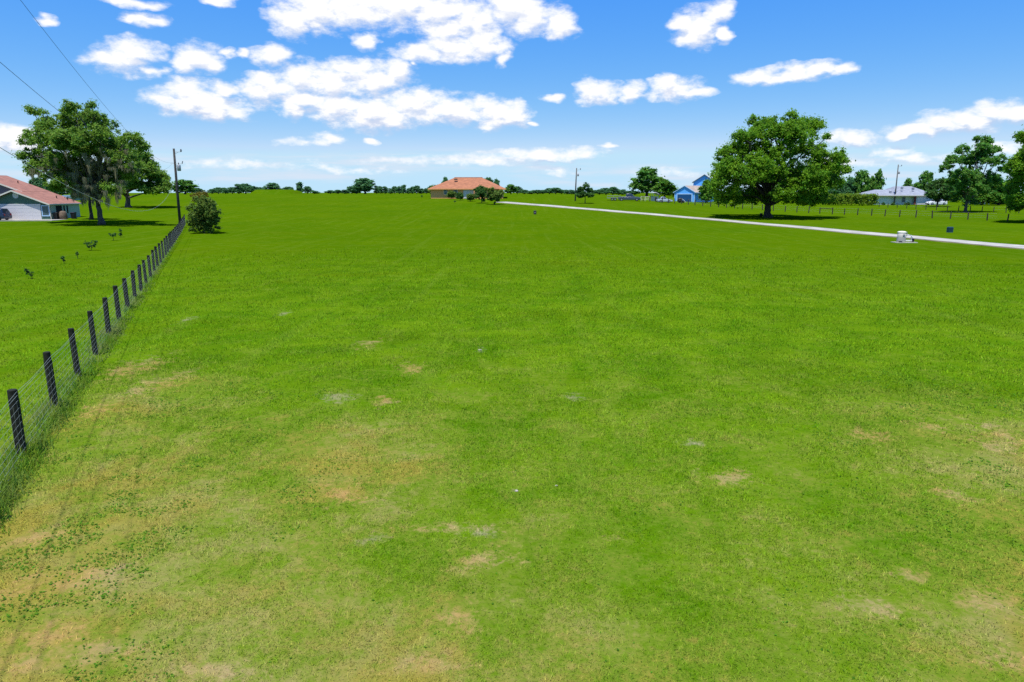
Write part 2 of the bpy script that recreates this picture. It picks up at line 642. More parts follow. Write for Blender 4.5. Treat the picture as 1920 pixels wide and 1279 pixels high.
def lawn_group():
    g = bpy.data.node_groups.new('lawn_colour', 'ShaderNodeTree')
    g.interface.new_socket('Color', in_out='OUTPUT', socket_type='NodeSocketColor')
    g.interface.new_socket('Bare', in_out='OUTPUT', socket_type='NodeSocketFloat')
    go = g.nodes.new('NodeGroupOutput')
    geo = new_node(g, 'ShaderNodeNewGeometry')
    P0 = geo.outputs['Position']
    fl = new_node(g, 'ShaderNodeVectorMath', operation='MULTIPLY')
    fl.inputs[1].default_value = (1, 1, 0)
    g.links.new(P0, fl.inputs[0])
    P = fl.outputs[0]
    sp = new_node(g, 'ShaderNodeSeparateXYZ')
    g.links.new(P, sp.inputs[0])
    dist = new_node(g, 'ShaderNodeVectorMath', operation='LENGTH')
    g.links.new(P, dist.inputs[0])
    R = dist.outputs['Value']
    nb = noise(g, P, 0.055, 3.0, 0.6).outputs['Fac']
    nm = noise(g, P, 0.38, 4.0, 0.62, 0.3).outputs['Fac']
    nf = noise(g, P, 2.3, 4.0, 0.65).outputs['Fac']
    nx = noise(g, P, 13.0, 3.0, 0.7).outputs['Fac']
    # strong green near, yellower green in the far mown field
    near = mix_col(g, map_range(g, nm, .32, .66), (0.064, 0.148, 0.0020), (0.103, 0.188, 0.0040))
    far = mix_col(g, map_range(g, nb, .35, .65), (0.052, 0.112, 0.0002), (0.066, 0.126, 0.0003))
    col = mix_col(g, map_range(g, R, 22, 75), near, far)
    # fine mottle
    col = mix_col(g, math_node(g, 'MULTIPLY', map_range(g, nf,   .48, .72), .45), col, (0.042, 0.124, 0.003))
    col = mix_col(g, math_node(g, 'MULTIPLY', map_range(g, nx, .52, .76), .45), col, (0.140, 0.235, 0.022))
    nb2 = noise(g, P, 0.17, 4.0, 0.65, 0.5).outputs['Fac']
    col = mix_col(g, math_node(g, 'MULTIPLY', map_range(g, nb2, .48, .66), .42), col, (0.048, 0.112, 0.002))
    # olive and yellowish drifts across the far field
    sv = new_node(g, 'ShaderNodeVectorMath', operation='MULTIPLY')
    sv.inputs[1].default_value = (0.05, 0.16, 0)
    g.links.new(P, sv.inputs[0])
    ns = noise(g, sv.outputs[0], 1.0, 6.0, 0.7, 0.6).outputs['Fac']
    col = mix_col(g, math_node(g, 'MULTIPLY', map_range(g, ns, .50, .70), .55), col, (0.074, 0.122, 0.0015))
    col = mix_col(g, math_node(g, 'MULTIPLY', map_range(g, ns, .46, .30), .40), col, (0.036, 0.096, 0.0006))
    # dry, straw-coloured grass: mostly on the thin soil close by and along the right
    dryw = map_range(g, R, 30, 8.5, 0.0, 1.0)
    left = blob_field(g, P, [(-7.0, 9.0, 6.2, 8.0), (-5.2, 6.6, 5.5, 3.6), (10.5, 11.5, 4.5, 7.0), (7.5, 7.0, 4.6, 2.4), (-9.4, 16.0, 3.0, 4.5), (-1.2, 6.3, 4.0, 2.2), (-3.2, 12.5, 2.6, 4.0)])
    dsum = math_node(g, 'ADD', math_node(g, 'MULTIPLY', dryw, .225), math_node(g, 'MULTIPLY', left, .36))
    nd = noise(g, P, 0.8, 6.0, 0.68, 0.4).outputs['Fac']
    dn = math_node(g, 'ADD', dsum, math_node(g, 'SUBTRACT', nd, .5))
    nh = noise(g, P, 5.0, 4.0, 0.7, 0.3).outputs['Fac']
    dn2 = math_node(g, 'ADD', dn, math_node(g, 'MULTIPLY', math_node(g, 'SUBTRACT', nx, .5), .45))
    dn2 = math_node(g, 'ADD', dn2, math_node(g, 'MULTIPLY', math_node(g, 'SUBTRACT', nh, .5), .75))
    olive = map_range(g, dn2, 0.0, 0.36)
    straw = map_range(g, dn2, 0.24, 0.62)
    col = mix_col(g, math_node(g, 'MULTIPLY', olive, .62), col, (0.150, 0.195, 0.022))
    col = mix_col(g, math_node(g, 'MULTIPLY', straw, .70), col, mix_col(g, map_range(g, nm, .4, .62), (0.270, 0.205, 0.040), (0.265, 0.225, 0.075)))
    # faint lines left by the mower, along the fence
    rot = new_node(g, 'ShaderNodeMapping')
    rot.inputs['Rotation'].default_value = (0, 0, -math.atan(0.4307))
    rot.inputs['Scale'].default_value = (1.15, 0.035, 0)
    g.links.new(P, rot.inputs['Vector'])
    nl = noise(g, rot.outputs[0], 1.0, 3.0, 0.6).outputs['Fac']
    col = mix_col(g, math_node(g, 'MULTIPLY', map_range(g, nl, .54, .72), .20), col, (0.130, 0.190, 0.020))
    col = mix_col(g, math_node(g, 'MULTIPLY', map_range(g, nl, .44, .28), .25), col, (0.034, 0.100, 0.002))
    # bare sand
    bf = blob_field(g, P, [(a, b, c * 1.75, d * 1.75) for a, b, c, d, k in BARE if k == 0])
    bw = blob_field(g, P, [(a, b, c * 1.4, d * 1.4) for a, b, c, d, k in BARE if k == 1])
    nn = math_node(g, 'MULTIPLY', math_node(g, 'SUBTRACT', nf, .5), 2.2)
    nn = math_node(g, 'ADD', nn, math_node(g, 'MULTIPLY', math_node(g, 'SUBTRACT', nh, .5), 2.0))
    nn = math_node(g, 'ADD', nn, math_node(g, 'MULTIPLY', math_node(g, 'SUBTRACT', nx, .5), 1.3))
    gate1 = map_range(g, bf, 0.0, .2)
    gate2 = map_range(g, bw, 0.0, .2)
    b1 = math_node(g, 'MULTIPLY', map_range(g, math_node(g, 'ADD', bf, nn), .35, 1.35), gate1)
    b2 = math_node(g, 'MULTIPLY', map_range(g, math_node(g, 'ADD', bw, nn), .35, 1.35), gate2)
    ochre = mix_col(g, map_range(g, nm, .4, .62), (0.36, 0.225, 0.080), (0.34, 0.25, 0.12))
    col = mix_col(g, math_node(g, 'MULTIPLY', b1, .72), col, ochre)
    col = mix_col(g, math_node(g, 'MULTIPLY', b2, .6), col, (0.27, 0.235, 0.145))
    g.links.new(col, go.inputs[0])
    g.links.new(math_node(g, 'MAXIMUM', b1, b2), go.inputs[1])
    return g


LAWN = lawn_group()


def lawn_mat(name, blade):
    m, nt, b = base_mat(name)
    gr = new_node(nt, 'ShaderNodeGroup')
    gr.node_tree = LAWN
    col = gr.outputs[0]
    geo = new_node(nt, 'ShaderNodeNewGeometry')
    if blade:
        hs = new_node(nt, 'ShaderNodeHueSaturation')
        rnd = geo.outputs['Random Per Island']
        nt.links.new(map_range(nt, rnd, 0, 1, 1.0, 2.7, smooth=False), hs.inputs['Value'])
        r2 = math_node(nt, 'FRACT', math_node(nt, 'MULTIPLY', rnd, 13.7))
        nt.links.new(map_range(nt, r2, 0, 1, 0.478, 0.515, smooth=False), hs.inputs['Hue'])
        nt.links.new(col, hs.inputs['Color'])
        col = hs.outputs[0]
        b.inputs['Roughness'].default_value = 0.7
        b.inputs['Specular IOR Level'].default_value = 0.04
        tr = new_node(nt, 'ShaderNodeBsdfTranslucent')
        nt.links.new(col, tr.inputs['Color'])
        mx = new_node(nt, 'ShaderNodeMixShader')
        mx.inputs[0].default_value = 0.4
        nt.links.new(b.outputs[0], mx.inputs[1])
        nt.links.new(tr.outputs[0], mx.inputs[2])
        nt.links.new(mx.outputs[0], nt.nodes['Material Output'].inputs['Surface'])
    else:
        b.inputs['Roughness'].default_value = 0.95
        b.inputs['Specular IOR Level'].default_value = 0.0
        n1 = noise(nt, geo.outputs['Position'], 9.0, 5.0, 0.75)
        bn = new_node(nt, 'ShaderNodeBump')
        bn.inputs['Strength'].default_value = 0.55
        bn.inputs['Distance'].default_value = 0.12
        nt.links.new(n1.outputs['Fac'], bn.inputs['Height'])
        nt.links.new(bn.outputs[0], b.inputs['Normal'])
    nt.links.new(col, b.inputs['Base Color'])
    return m


M = {}
M['lawn'] = lawn_mat('lawn', False)
M['blade'] = lawn_mat('grass_blade', True)
M['weed'] = leaf_mat('fence_weed', (0.165, 0.285, 0.022), 0.035, 0.55, yellow=(.28, .30, .09))
M['clover'] = leaf_mat('clover', (0.105, 0.250, 0.012), 0.02, 0.5)
M['concrete'] = plain('concrete', (0.36, 0.345, 0.30), 0.9, 0.1, var=.22, scale=.5)
M['verge'] = plain('sandy_verge', (0.15, 0.135, 0.060), 0.95, 0.05, var=.3, scale=1.2)
M['post'] = plain('fence_post_wood', (0.017, 0.018, 0.012), 0.85, 0.2, var=.5, scale=9, bump=.6)
M['post_brown'] = plain('grey_post_wood', (0.045, 0.040, 0.030), 0.85, 0.2, var=.4, scale=9)
M['wire'] = plain('galvanized_wire', (0.24, 0.28, 0.24), 0.5, 0.3)
M['pole'] = plain('pole_wood', (0.040, 0.038, 0.034), 0.8, 0.2, var=.4, scale=5)
M['pole_grey'] = plain('weathered_pole_wood', (0.11, 0.105, 0.095), 0.8, 0.2, var=.3, scale=5)
M['cable'] = plain('cable_sheath', (0.02, 0.022, 0.024), 0.6, 0.3)
M['cable_pale'] = plain('bare_conductor', (0.30, 0.31, 0.30), 0.5, 0.3)
M['steel'] = plain('grey_steel', (0.30, 0.31, 0.32), 0.5, 0.4, metal=.3)
M['porcelain'] = plain('insulator_porcelain', (0.09, 0.08, 0.09), 0.3, 0.5)
M['bark'] = bark_mat('oak_bark', (0.085, 0.072, 0.058))
M['bark_dark'] = bark_mat('dark_bark', (0.040, 0.033, 0.027))
M['oak'] = leaf_mat('oak_leaf', (0.115, 0.262, 0.016), 0.025, 0.5, yellow=(.200, .370, .016))
M['moss_oak'] = leaf_mat('live_oak_leaf', (0.140, 0.260, 0.036), 0.03, 0.5, yellow=(.205, .340, .036))
M['moss'] = leaf_mat('hanging_moss', (0.215, 0.200, 0.115), 0.02, 0.3)
M['dark_leaf'] = leaf_mat('evergreen_leaf', (0.055, 0.135, 0.026), 0.03, 0.4)
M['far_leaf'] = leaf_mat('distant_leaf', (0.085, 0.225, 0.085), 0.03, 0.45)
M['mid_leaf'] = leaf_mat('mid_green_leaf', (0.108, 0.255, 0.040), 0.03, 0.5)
M['bright_leaf'] = leaf_mat('bright_leaf', (0.090, 0.220, 0.020), 0.03, 0.35)
M['bush_leaf'] = leaf_mat('bush_leaf', (0.125, 0.200, 0.034), 0.035, 0.42)
M['rust_leaf'] = leaf_mat('russet_leaf', (0.135, 0.125, 0.010), 0.03, 0.3)
M['hedge_leaf'] = leaf_mat('hedge_leaf', (0.160, 0.260, 0.018), 0.03, 0.42)


# ------------------------------------------------------------------ ground
def build_ground():
    radii = [0.0, 1.5]
    while radii[-1] < 9000:
        radii.append(radii[-1] * 1.045 + .12)
    nr, na = len(radii), 288
    ang = np.linspace(0, 2 * pi, na, endpoint=False)
    R, A = np.meshgrid(np.array(radii[1:]), ang, indexing='ij')
    X, Y = R * np.sin(A), R * np.cos(A)
    Z = H(X, Y)
    co = np.concatenate([np.array([[0, 0, 0.0]]), np.stack([X, Y, Z], -1).reshape(-1, 3)])
    n = nr - 1
    i = np.arange(n - 1)[:, None]
    k = np.arange(na)[None, :]
    a = 1 + i * na + k
    b = 1 + i * na + (k + 1) % na
    quads = np.stack([a, a + na, b + na, b], -1).reshape(-1)
    # centre fan as degenerate-free quads is avoided: start from a small flat disc
    o = raw_mesh('ground', co[1:], 4, quads - 1, M['lawn'], smooth=True)
    disc = MB().lathe([(1.5, -0.2), (1.5, float(H(0, 0)) - .001)], sides=24)
    tag(o, 'gently rising mown lawn and pasture', None, None, 'structure')
    return o


build_ground()


def blades(name, n, rmin, rmax, exp_d, mat, w0, h0, lean=(20, 78), az=54, dens=None, sizeexp=.8, hexp=.5, leaf=False):
    """a great many single blades (or small leaves), thinner in number and larger with distance"""
    p = 2 - exp_d
    u = RNG.random(n)
    r = (rmin ** p + u * (rmax ** p - rmin ** p)) ** (1 / p)
    a = np.radians(RNG.uniform(-az, az, n))
    x, y = r * np.sin(a), r * np.cos(a)
    keep = np.ones(n, bool)
    if dens is not None:
        keep = RNG.random(n) < dens(x, y)
    for (bx, by, rx, ry, k) in BARE:
        q = ((x - bx) / rx) ** 2 + ((y - by) / ry) ** 2
        keep &= ~((q < RNG.uniform(.0, 1.2, n)) & (RNG.random(n) < .6))
    x, y, r = x[keep], y[keep], r[keep]
    n = len(x)
    z = H(x, y)
    s = (r / 8.0)
    w = w0 * s ** sizeexp * RNG.uniform(.7, 1.4, n)
    h = h0 * s ** hexp * RNG.uniform(.5, 1.5, n)
    th = RNG.uniform(0, 2 * pi, n)
    ln = np.radians(RNG.uniform(lean[0], lean[1], n))
    dx, dy = np.cos(th), np.sin(th)
    tip = np.stack([x + dx * np.sin(ln) * h, y + dy * np.sin(ln) * h, z + np.cos(ln) * h], -1)
    tw = th + pi / 2 + RNG.uniform(-.5, .5, n)
    ex, ey = np.cos(tw) * w * .5, np.sin(tw) * w * .5
    if not leaf:
        b0 = np.stack([x - ex, y - ey, z - .004], -1)
        b1 = np.stack([x + ex, y + ey, z - .004], -1)
        co = np.stack([b0, b1, tip], 1).reshape(-1, 3)
        return raw_mesh(name, co, 3, np.arange(len(co)), mat)
    base = np.stack([x, y, z + h * .30], -1)
    mid = base * .45 + tip * .55
    mid[:, 2] += h * .15
    off = np.stack([ex, ey, np.zeros(n)], -1)
    co = np.stack([base, mid + off, tip, mid - off], 1).reshape(-1, 3)
    return raw_mesh(name, co, 4, np.arange(len(co)), mat)


def vnoise(x, y, s, seed=3):
    g = np.random.default_rng(seed).random((256, 256))
    xs, ys = x * s + 1000, y * s + 1000
    i, j = np.floor(xs).astype(int), np.floor(ys).astype(int)
    fx, fy = xs - i, ys - j
    fx, fy = fx * fx * (3 - 2 * fx), fy * fy * (3 - 2 * fy)
    i0, i1, j0, j1 = i % 256, (i + 1) % 256, j % 256, (j + 1) % 256
    return (g[i0, j0] * (1 - fx) + g[i1, j0] * fx) * (1 - fy) + (g[i0, j1] * (1 - fx) + g[i1, j1] * fx) * fy


def lawn_density(x, y):
    return np.clip(.45 + 1.3 * (vnoise(x, y, 1.3) - .3) + .8 * (vnoise(x, y, 4.1, 5) - .5), .12, 1) * np.clip((68 - np.hypot(x, y)) / 45, 0, 1)


def clover_density(x, y):
    c = vnoise(x, y, .9, 8) * .6 + vnoise(x, y, 3.2, 9) * .4
    zone = np.clip(1.2 - np.hypot((x + 7.5) / 4.5, (y - 10) / 8), 0, 1) + np.clip(1.2 - np.hypot((x - 10.5) / 4.2, (y - 12) / 7), 0, 1) + .04
    return np.clip((c - .58) * 14, 0, 1) * np.clip(zone, 0, 1)


tag(blades('grass', 1080000, 4.8, 70.0, 1.6, M['blade'], .0085, .050, dens=lawn_density),
    'short mown green grass, thin and straw-coloured in places', 'grass', None, 'stuff')
tag(blades('clover', 120000, 5.6, 22.0, 1.2, M['clover'], .026, .036, lean=(74, 90), dens=clover_density, leaf=True, sizeexp=.4, hexp=.4),
    'low broad-leaved weeds in dark green patches in the lawn', 'weeds', None, 'stuff')


# driveway: a pale strip from the orange-roofed house to the right edge
def strip(name, mat, px_pts, width, lift, kind='structure', label=None, side=0.0, ragged=0.0):
    pts = [ground(*q) for q in px_pts]
    fine = []
    for a, b in zip(pts[:-1], pts[1:]):
        n = max(2, int(np.linalg.norm(b - a) / 2.0))
        for k in range(n):
            fine.append(a + (b - a) * k / n)
    fine.append(pts[-1])
    # smooth the plan line
    P = np.array(fine)[:, :2]
    for _ in range(30):
        P[1:-1] = (P[:-2] + P[1:-1] * 2 + P[2:]) / 4
    mb = MB()
    vs, fs = [], []
    for i, p in enumerate(P):
        t = P[min(i + 1, len(P) - 1)] - P[max(i - 1, 0)]
        t /= np.linalg.norm(t)
        nrm = np.array([-t[1], t[0]])
        for s in (-.5, .5):
            q = p + nrm * (width * s + side + (math.copysign(ragged, s) * random.uniform(-1, 1)))
            vs.append((q[0], q[1], float(H(q[0], q[1])) + lift))
        for s in (-.5, .5):
            q = p + nrm * (width * s + side)
            vs.append((q[0], q[1], float(H(q[0], q[1])) - .05))
    for i in range(len(P) - 1):
        a = 4 * i
        fs += [(a, a + 1, a + 5, a + 4), (a + 2, a, a + 4, a + 6), (a + 1, a + 3, a + 7, a + 5)]
    mb.add(vs, fs)
    o = mb.build(name, mat)
    tag(o, label, None, None, kind)
    return o


ROAD_PX = [(938, 379), (965, 381), (1000, 383.8), (1100, 392), (1200, 400), (1300, 408.5), (1405, 417.7), (1500, 425.8), (1600, 434.6), (1700, 443.8), (1800, 453), (1920, 463.5), (2200, 490)]
strip('verge', M['verge'], ROAD_PX, 4.5, .012, ragged=.28, label='thin sandy grass along both sides of the driveway')
strip('driveway', M['concrete'], ROAD_PX, 3.3, .05, label='pale concrete driveway crossing the field to the orange-roofed house')


# low earth mound on the crest
def mound():
    c = at_y(520, 364, 270.0)
    z0 = float(H(c[0], 270.0))
    s = mpp(np.array([c[0], 270.0, z0]))
    L, W, HT = 62 * s, 12.0, (365 - 357.2) * s
    n, m = 40, 14
    vs, fs = [], []
    for i in range(n + 1):
        u = -1 + 2 * i / n
        for j in range(m + 1):
            v = -1 + 2 * j / m
            e = min(1.0, (1 - abs(u)) * 2.6) * min(1.0, (1 - abs(v)) * 1.9)
            e = e * e * (3 - 2 * e)
            x, y = c[0] + u * L * .76, 270 + v * W
            vs.append((x, y, float(H(x, y)) - .05 + e * HT * (1 + .10 * sin(i * .9) + .05 * sin(i * 2.3 + j))))
    for i in range(n):
        for j in range(m):
            a = i * (m + 1) + j
            fs.append((a, a + m + 1, a + m + 2, a + 1))
    o = MB().add(vs, fs).build('mound', M['lawn'], smooth=True)
    tag(o, 'long low grass-covered earth mound on the crest of the field', None, None, 'structure')


mound()


# ------------------------------------------------------------------ trees
def leaf_cloud(clumps, n, size, name='crown', mat=None, parent=None, seed=0):
    """n leaf-spray quads gathered, densest at the middle, in small ragged clumps (cx, cy, cz, rx, ry, rz)"""
    rg = np.random.default_rng(seed)
    C = np.array(clumps, float)
    wgt = (C[:, 3] * C[:, 5])
    ci = rg.choice(len(C), n, p=wgt / wgt.sum())
    d = rg.normal(size=(n, 3))
    d /= np.linalg.norm(d, axis=1)[:, None]
    d[:, 2] = np.where(d[:, 2] < -.5, d[:, 2] * .6, d[:, 2])
    rad = np.minimum(np.abs(rg.normal(size=n)) * .55 + .2, 1.7)
    p = C[ci, :3] + d * C[ci, 3:6] * rad[:, None]
    nr = d * .55 + np.array([0, 0, .55]) + rg.normal(size=(n, 3)) * .5
    nr /= np.linalg.norm(nr, axis=1)[:, None]
    t = rg.normal(size=(n, 3))
    t -= nr * (t * nr).sum(1)[:, None]
    t /= np.linalg.norm(t, axis=1)[:, None]
    b = np.cross(nr, t)
    s = size * rg.uniform(.5, 1.4, n)
    a = (s * .62)[:, None] * t
    c = (s * .34)[:, None] * b
    k = (s * .14)[:, None] * nr
    co = np.stack([p - a, p + c - k, p + a, p - c - k], 1).reshape(-1, 3)
    return raw_mesh(name, co, 4, np.arange(4 * n), mat, parent)


def sub_clumps(blobs, count, small, rg, lower=.5, core=.35):
    """scatter count small clumps of about radius small through ellipsoidal masses, most of them towards the outside"""
    B = np.array(blobs, float)
    w = (B[:, 3] * B[:, 4] * B[:, 5]) ** (2 / 3)
    ci = rg.choice(len(B), count, p=w / w.sum())
    out = []
    for i in ci:
        cx, cy, cz, rx, ry, rz = B[i]
        d = rg.normal(size=3)
        d /= np.linalg.norm(d)
        if d[2] < -.2 and rg.random() > lower:
            d[2] *= -.7
        f = rg.uniform(core ** 2, 1.0) ** .5 * rg.uniform(.86, 1.1)
        q = small * rg.uniform(.6, 1.45)
        q = min(q, max(rx, rz) * .8)
        out.append((cx + d[0] * max(rx - q * .45, rx * .4) * f, cy + d[1] * max(ry - q * .45, ry * .4) * f, cz + d[2] * max(rz - q * .4, rz * .4) * f, q, q, q * rg.uniform(.7, 1.05)))
    return out


def limb(mb, a, b, r0, r1, rg, sag=.12, seg=7):
    a, b = np.array(a, float), np.array(b, float)
    L = np.linalg.norm(b - a)
    off = rg.normal(size=3) * L * .07
    pts, rad = [], []
    for i in range(seg + 1):
        t = i / seg
        p = a + (b - a) * t
        p[2] += L * sag * sin(pi * t)
        p = p + off * sin(pi * t) + rg.normal(size=3) * L * .012 * (0 < t < 1)
        pts.append(p)
        rad.append(r0 + (r1 - r0) * t ** .8)
    mb.tube(pts, rad, 7)


def trunk_mesh(height, r, blobs, rg, lean=(0, 0), flare=1.7, fork=.0, extra=1, rmin=.03, sides=10, join=.6):
    mb = MB()
    pts, rad = [], []
    n = 8
    for i in range(n + 1):
        t = i / n
        z = height * t
        pts.append((lean[0] * t + rg.normal() * r * .12, lean[1] * t + rg.normal() * r * .12, z - .15 * (i == 0)))
        rad.append(r * (1 + (flare - 1) * max(0, 1 - t * 5) ** 1.5) * (1 - .28 * t))
    mb.tube(pts, rad, sides)
    top = np.array(pts[-1])
    mid = np.array(pts[int(n * .72)])
    for i, (cx, cy, cz, rx, ry, rz) in enumerate(blobs):
        s = top if cz > height * 1.25 or i % 2 else mid
        limb(mb, s, (cx, cy, cz), r * .46, max(rmin, r * .10), rg)
        for _ in range(extra):
            d = rg.normal(size=3)
            d[2] = abs(d[2]) * .6
            d /= np.linalg.norm(d)
            e = np.array([cx, cy, cz]) + d * np.array([rx, ry, rz]) * .75
            limb(mb, (cx - .001, cy, cz - rz * .2), e, r * .14, max(rmin * .6, r * .03), rg, seg=4)
    return mb


def blob_tree(name, base_px, blobs_px, trunk_h_px, trunk_r_px, leaf, bark, n, leaf_px, label, cat='tree', group=None,
              small=6.5, per=150, lower=.5, seed=1, depth=1.0, base=None, lean_px=0, extra=1, flare=1.6, limbs=True):
    """a tree whose masses of foliage are given as seen (picture px) and get their own depth front to back"""
    rg = np.random.default_rng(seed)
    P = ground(*base_px) if base is None else base
    s = mpp(P)
    blobs = []
    W = max(abs(b[0] - base_px[0]) + b[2] for b in blobs_px) * s
    for (px, py, rx, ry) in blobs_px:
        x = (px - base_px[0]) * s
        room = sqrt(max(.05, 1 - min(1, (abs(x) / W)) ** 2)) * W * .5 * depth
        y = rg.uniform(-1, 1) * room
        k = (P[1] + y) / P[1]               # farther masses stand a little wider apart, so that the outline holds
        blobs.append((x * k + P[0] * (k - 1), y, CAM_H - P[2] + ((base_px[1] - py) * s - (CAM_H - P[2])) * k, rx * s, (rx + ry) * .5 * s * depth, ry * s))
    root = empty(name, P, 0, label, cat, group)
    tm = trunk_mesh(trunk_h_px * s, trunk_r_px * s, blobs if limbs else blobs[:3], rg, lean=(lean_px * s, 0), extra=extra, flare=flare, rmin=.02)
    tm.build('trunk', bark, root, smooth=True)
    area = sum(b[2] * b[3] for b in blobs_px)
    cl = sub_clumps(blobs, per, small * s, rg, lower)
    leaf_cloud(cl, n, leaf_px * s, name='crown', mat=leaf, parent=root, seed=seed + 50)
    return root, blobs, s, rg


# the broad oak on the right
OAK = [(1413, 240, 28, 25), (1465, 230, 17, 20), (1503, 247, 30, 24), (1442, 265, 42, 30), (1376, 260, 16, 14), (1395, 288, 34, 28),
       (1350, 293, 20, 20), (1362, 322, 32, 26), (1352, 350, 26, 24), (1378, 368, 32, 18), (1402, 345, 32, 30), (1442, 310, 44, 40),
       (1500, 290, 44, 30), (1536, 263, 10, 10), (1560, 308, 26, 20), (1575, 322, 13, 12), (1530, 328, 40, 30), (1500, 352, 48, 26),
       (1530, 370, 28, 18), (1470, 366, 30, 18), (1420, 368, 28, 18), (1552, 345, 24, 18), (1440, 345, 34, 28), (1480, 262, 34, 26), (1400, 372, 30, 16), (1350, 372, 22, 15), (1500, 376, 32, 14), (1545, 368, 22, 16), (1465, 335, 40, 30), (1410, 320, 40, 34), (1515, 345, 40, 26), (1380, 335, 34, 28), (1372, 292, 28, 26), (1425, 250, 36, 26), (1466, 252, 40, 26), (1392, 266, 26, 20), (1352, 316, 24, 26), (1345, 345, 20, 28), (1500, 338, 50, 34), (1555, 332, 26, 24), (1375, 370, 40, 18), (1515, 370, 40, 18), (1548, 300, 28, 24)]
blob_tree('oak_tree', (1439, 408), OAK, 36, 6.5, M['oak'], M['bark_dark'], 150000, 3.0,
          'broad round-crowned dark green oak standing alone beyond the driveway', small=7.0, per=1900, seed=5, lower=.6)

# live oak with hanging moss on the left
MOSSY = [(92, 222, 20, 17), (160, 212, 18, 15), (195, 210, 17, 14), (130, 236, 32, 20), (215, 245, 28, 24), (182, 248, 32, 26),
         (85, 268, 30, 22), (72, 298, 18, 22), (122, 275, 42, 30), (165, 288, 44, 36), (220, 286, 34, 32), (264, 265, 26, 20),
         (284, 284, 14, 16), (98, 318, 36, 18), (140, 328, 40, 18), (198, 328, 40, 22), (248, 304, 34, 22), (74, 326, 14, 8), (110, 250, 30, 20), (150, 258, 34, 24), (205, 268, 38, 28), (240, 284, 36, 28), (190, 232, 20, 18), (165, 316, 36, 22), (225, 322, 30, 18), (185, 340, 30, 14), (165, 230, 28, 20), (200, 230, 26, 20), (100, 300, 34, 26), (80, 318, 18, 14), (130, 310, 40, 26), (215, 340, 30, 20), (250, 328, 28, 18), (160, 345, 34, 18), (110, 335, 26, 12), (120, 350, 24, 14), (215, 356, 24, 12), (176, 362, 26, 12), (165, 274, 40, 30)]
mroot, mbl, ms, mrg = blob_tree('moss_oak', (191, 421), MOSSY, 52, 5.0, M['moss_oak'], M['bark'], 115000, 3.0,
                                'tall spreading live oak draped with grey hanging moss beside the left house', small=6.5, per=1250, seed=9, lower=.5, lean_px=-3)


def moss_part(root, s, base_px, regions, beards, seed):
    """beards of hanging moss: bundles of thin drooping strands"""
    rg = np.random.default_rng(seed)
    R = np.array(regions, float)
    w = R[:, 2] * R[:, 3]
    ci = rg.choice(len(R), beards, p=w / w.sum())
    bx = R[ci, 0] + rg.uniform(-1, 1, beards) * R[ci, 2]
    bz = R[ci, 1] + rg.uniform(-1, 1, beards) * R[ci, 3]
    by = rg.normal(size=beards) * 26
    by[: beards * 2 // 3] = -np.abs(by[: beards * 2 // 3]) - 8
    ln = rg.uniform(5, 22, beards) * np.where(rg.random(beards) < .3, 1.3, .8)
    wd = rg.uniform(1.2, 4.5, beards)
    k = 46
    n = beards * k
    u = rg.normal(size=(beards, k))
    x = ((bx[:, None] + u * wd[:, None] - base_px[0]) * s).ravel()
    y = ((by[:, None] + rg.normal(size=(beards, k)) * wd[:, None]) * s).ravel()
    L = (ln[:, None] * np.exp(-u ** 2 * .5) * rg.uniform(.35, 1.0, (beards, k)) * s).ravel()
    z = ((base_px[1] - bz[:, None] + rg.uniform(-1, 2.5, (beards, k))) * s).ravel()
    P = np.array(root.location)
    kk = (P[1] + y) / P[1]
    x = x * kk + P[0] * (kk - 1)
    z = CAM_H - P[2] + (z - (CAM_H - P[2])) * kk
    w2 = rg.uniform(.35, 1.0, n) * s
    th = rg.uniform(0, pi, n)
    ex, ey = np.cos(th) * w2 * .5, np.sin(th) * w2 * .5
    sw = rg.normal(size=(n, 2)) * 1.0 * s
    top0 = np.stack([x - ex, y - ey, z], -1)
    top1 = np.stack([x + ex, y + ey, z], -1)
    lo1 = np.stack([x + ex * .4 + sw[:, 0], y + ey * .4 + sw[:, 1], z - L], -1)
    lo0 = np.stack([x - ex * .4 + sw[:, 0], y - ey * .4 + sw[:, 1], z - L], -1)
    co = np.stack([top0, top1, lo1, lo0], 1).reshape(-1, 3)
    o = raw_mesh('hanging_moss', co, 4, np.arange(4 * n), M['moss'], root)
    o['kind'] = 'stuff'
    o['label'] = 'grey hanging moss'


moss_part(mroot, ms, (191, 421), [(100, 320, 30, 10), (130, 325, 36, 26), (165, 338, 34, 34), (200, 340, 34, 30), (235, 325, 26, 20),
                                  (255, 315, 18, 10), (185, 362, 26, 18), (152, 362, 8, 14), (215, 356, 12, 12), (150, 300, 56, 22), (220, 300, 40, 20)], 230, 31)

blob_tree('oak_tree', (172, 412), [(160, 352, 22, 14), (178, 345, 26, 16), (150, 366, 10, 14)], 55, 3.0, M['dark_leaf'], M['bark_dark'], 6000, 3.6,
          'thin dark trunk standing close behind the moss-draped oak', small=5, per=110, seed=14)
blob_tree('oak_tree', (241, 389), [(238, 342, 26, 18), (272, 325, 34, 20), (303, 338, 24, 20), (262, 350, 32, 13), (292, 358, 30, 10), (312, 350, 15, 14),
                                   (225, 360, 16, 10), (268, 300, 28, 18), (288, 312, 18, 14)], 28, 4.6, M['moss_oak'], M['bark'], 36000, 3.1,
          'wide low-limbed oak standing between the moss-draped oak and the utility pole', small=6, per=480, seed=17)

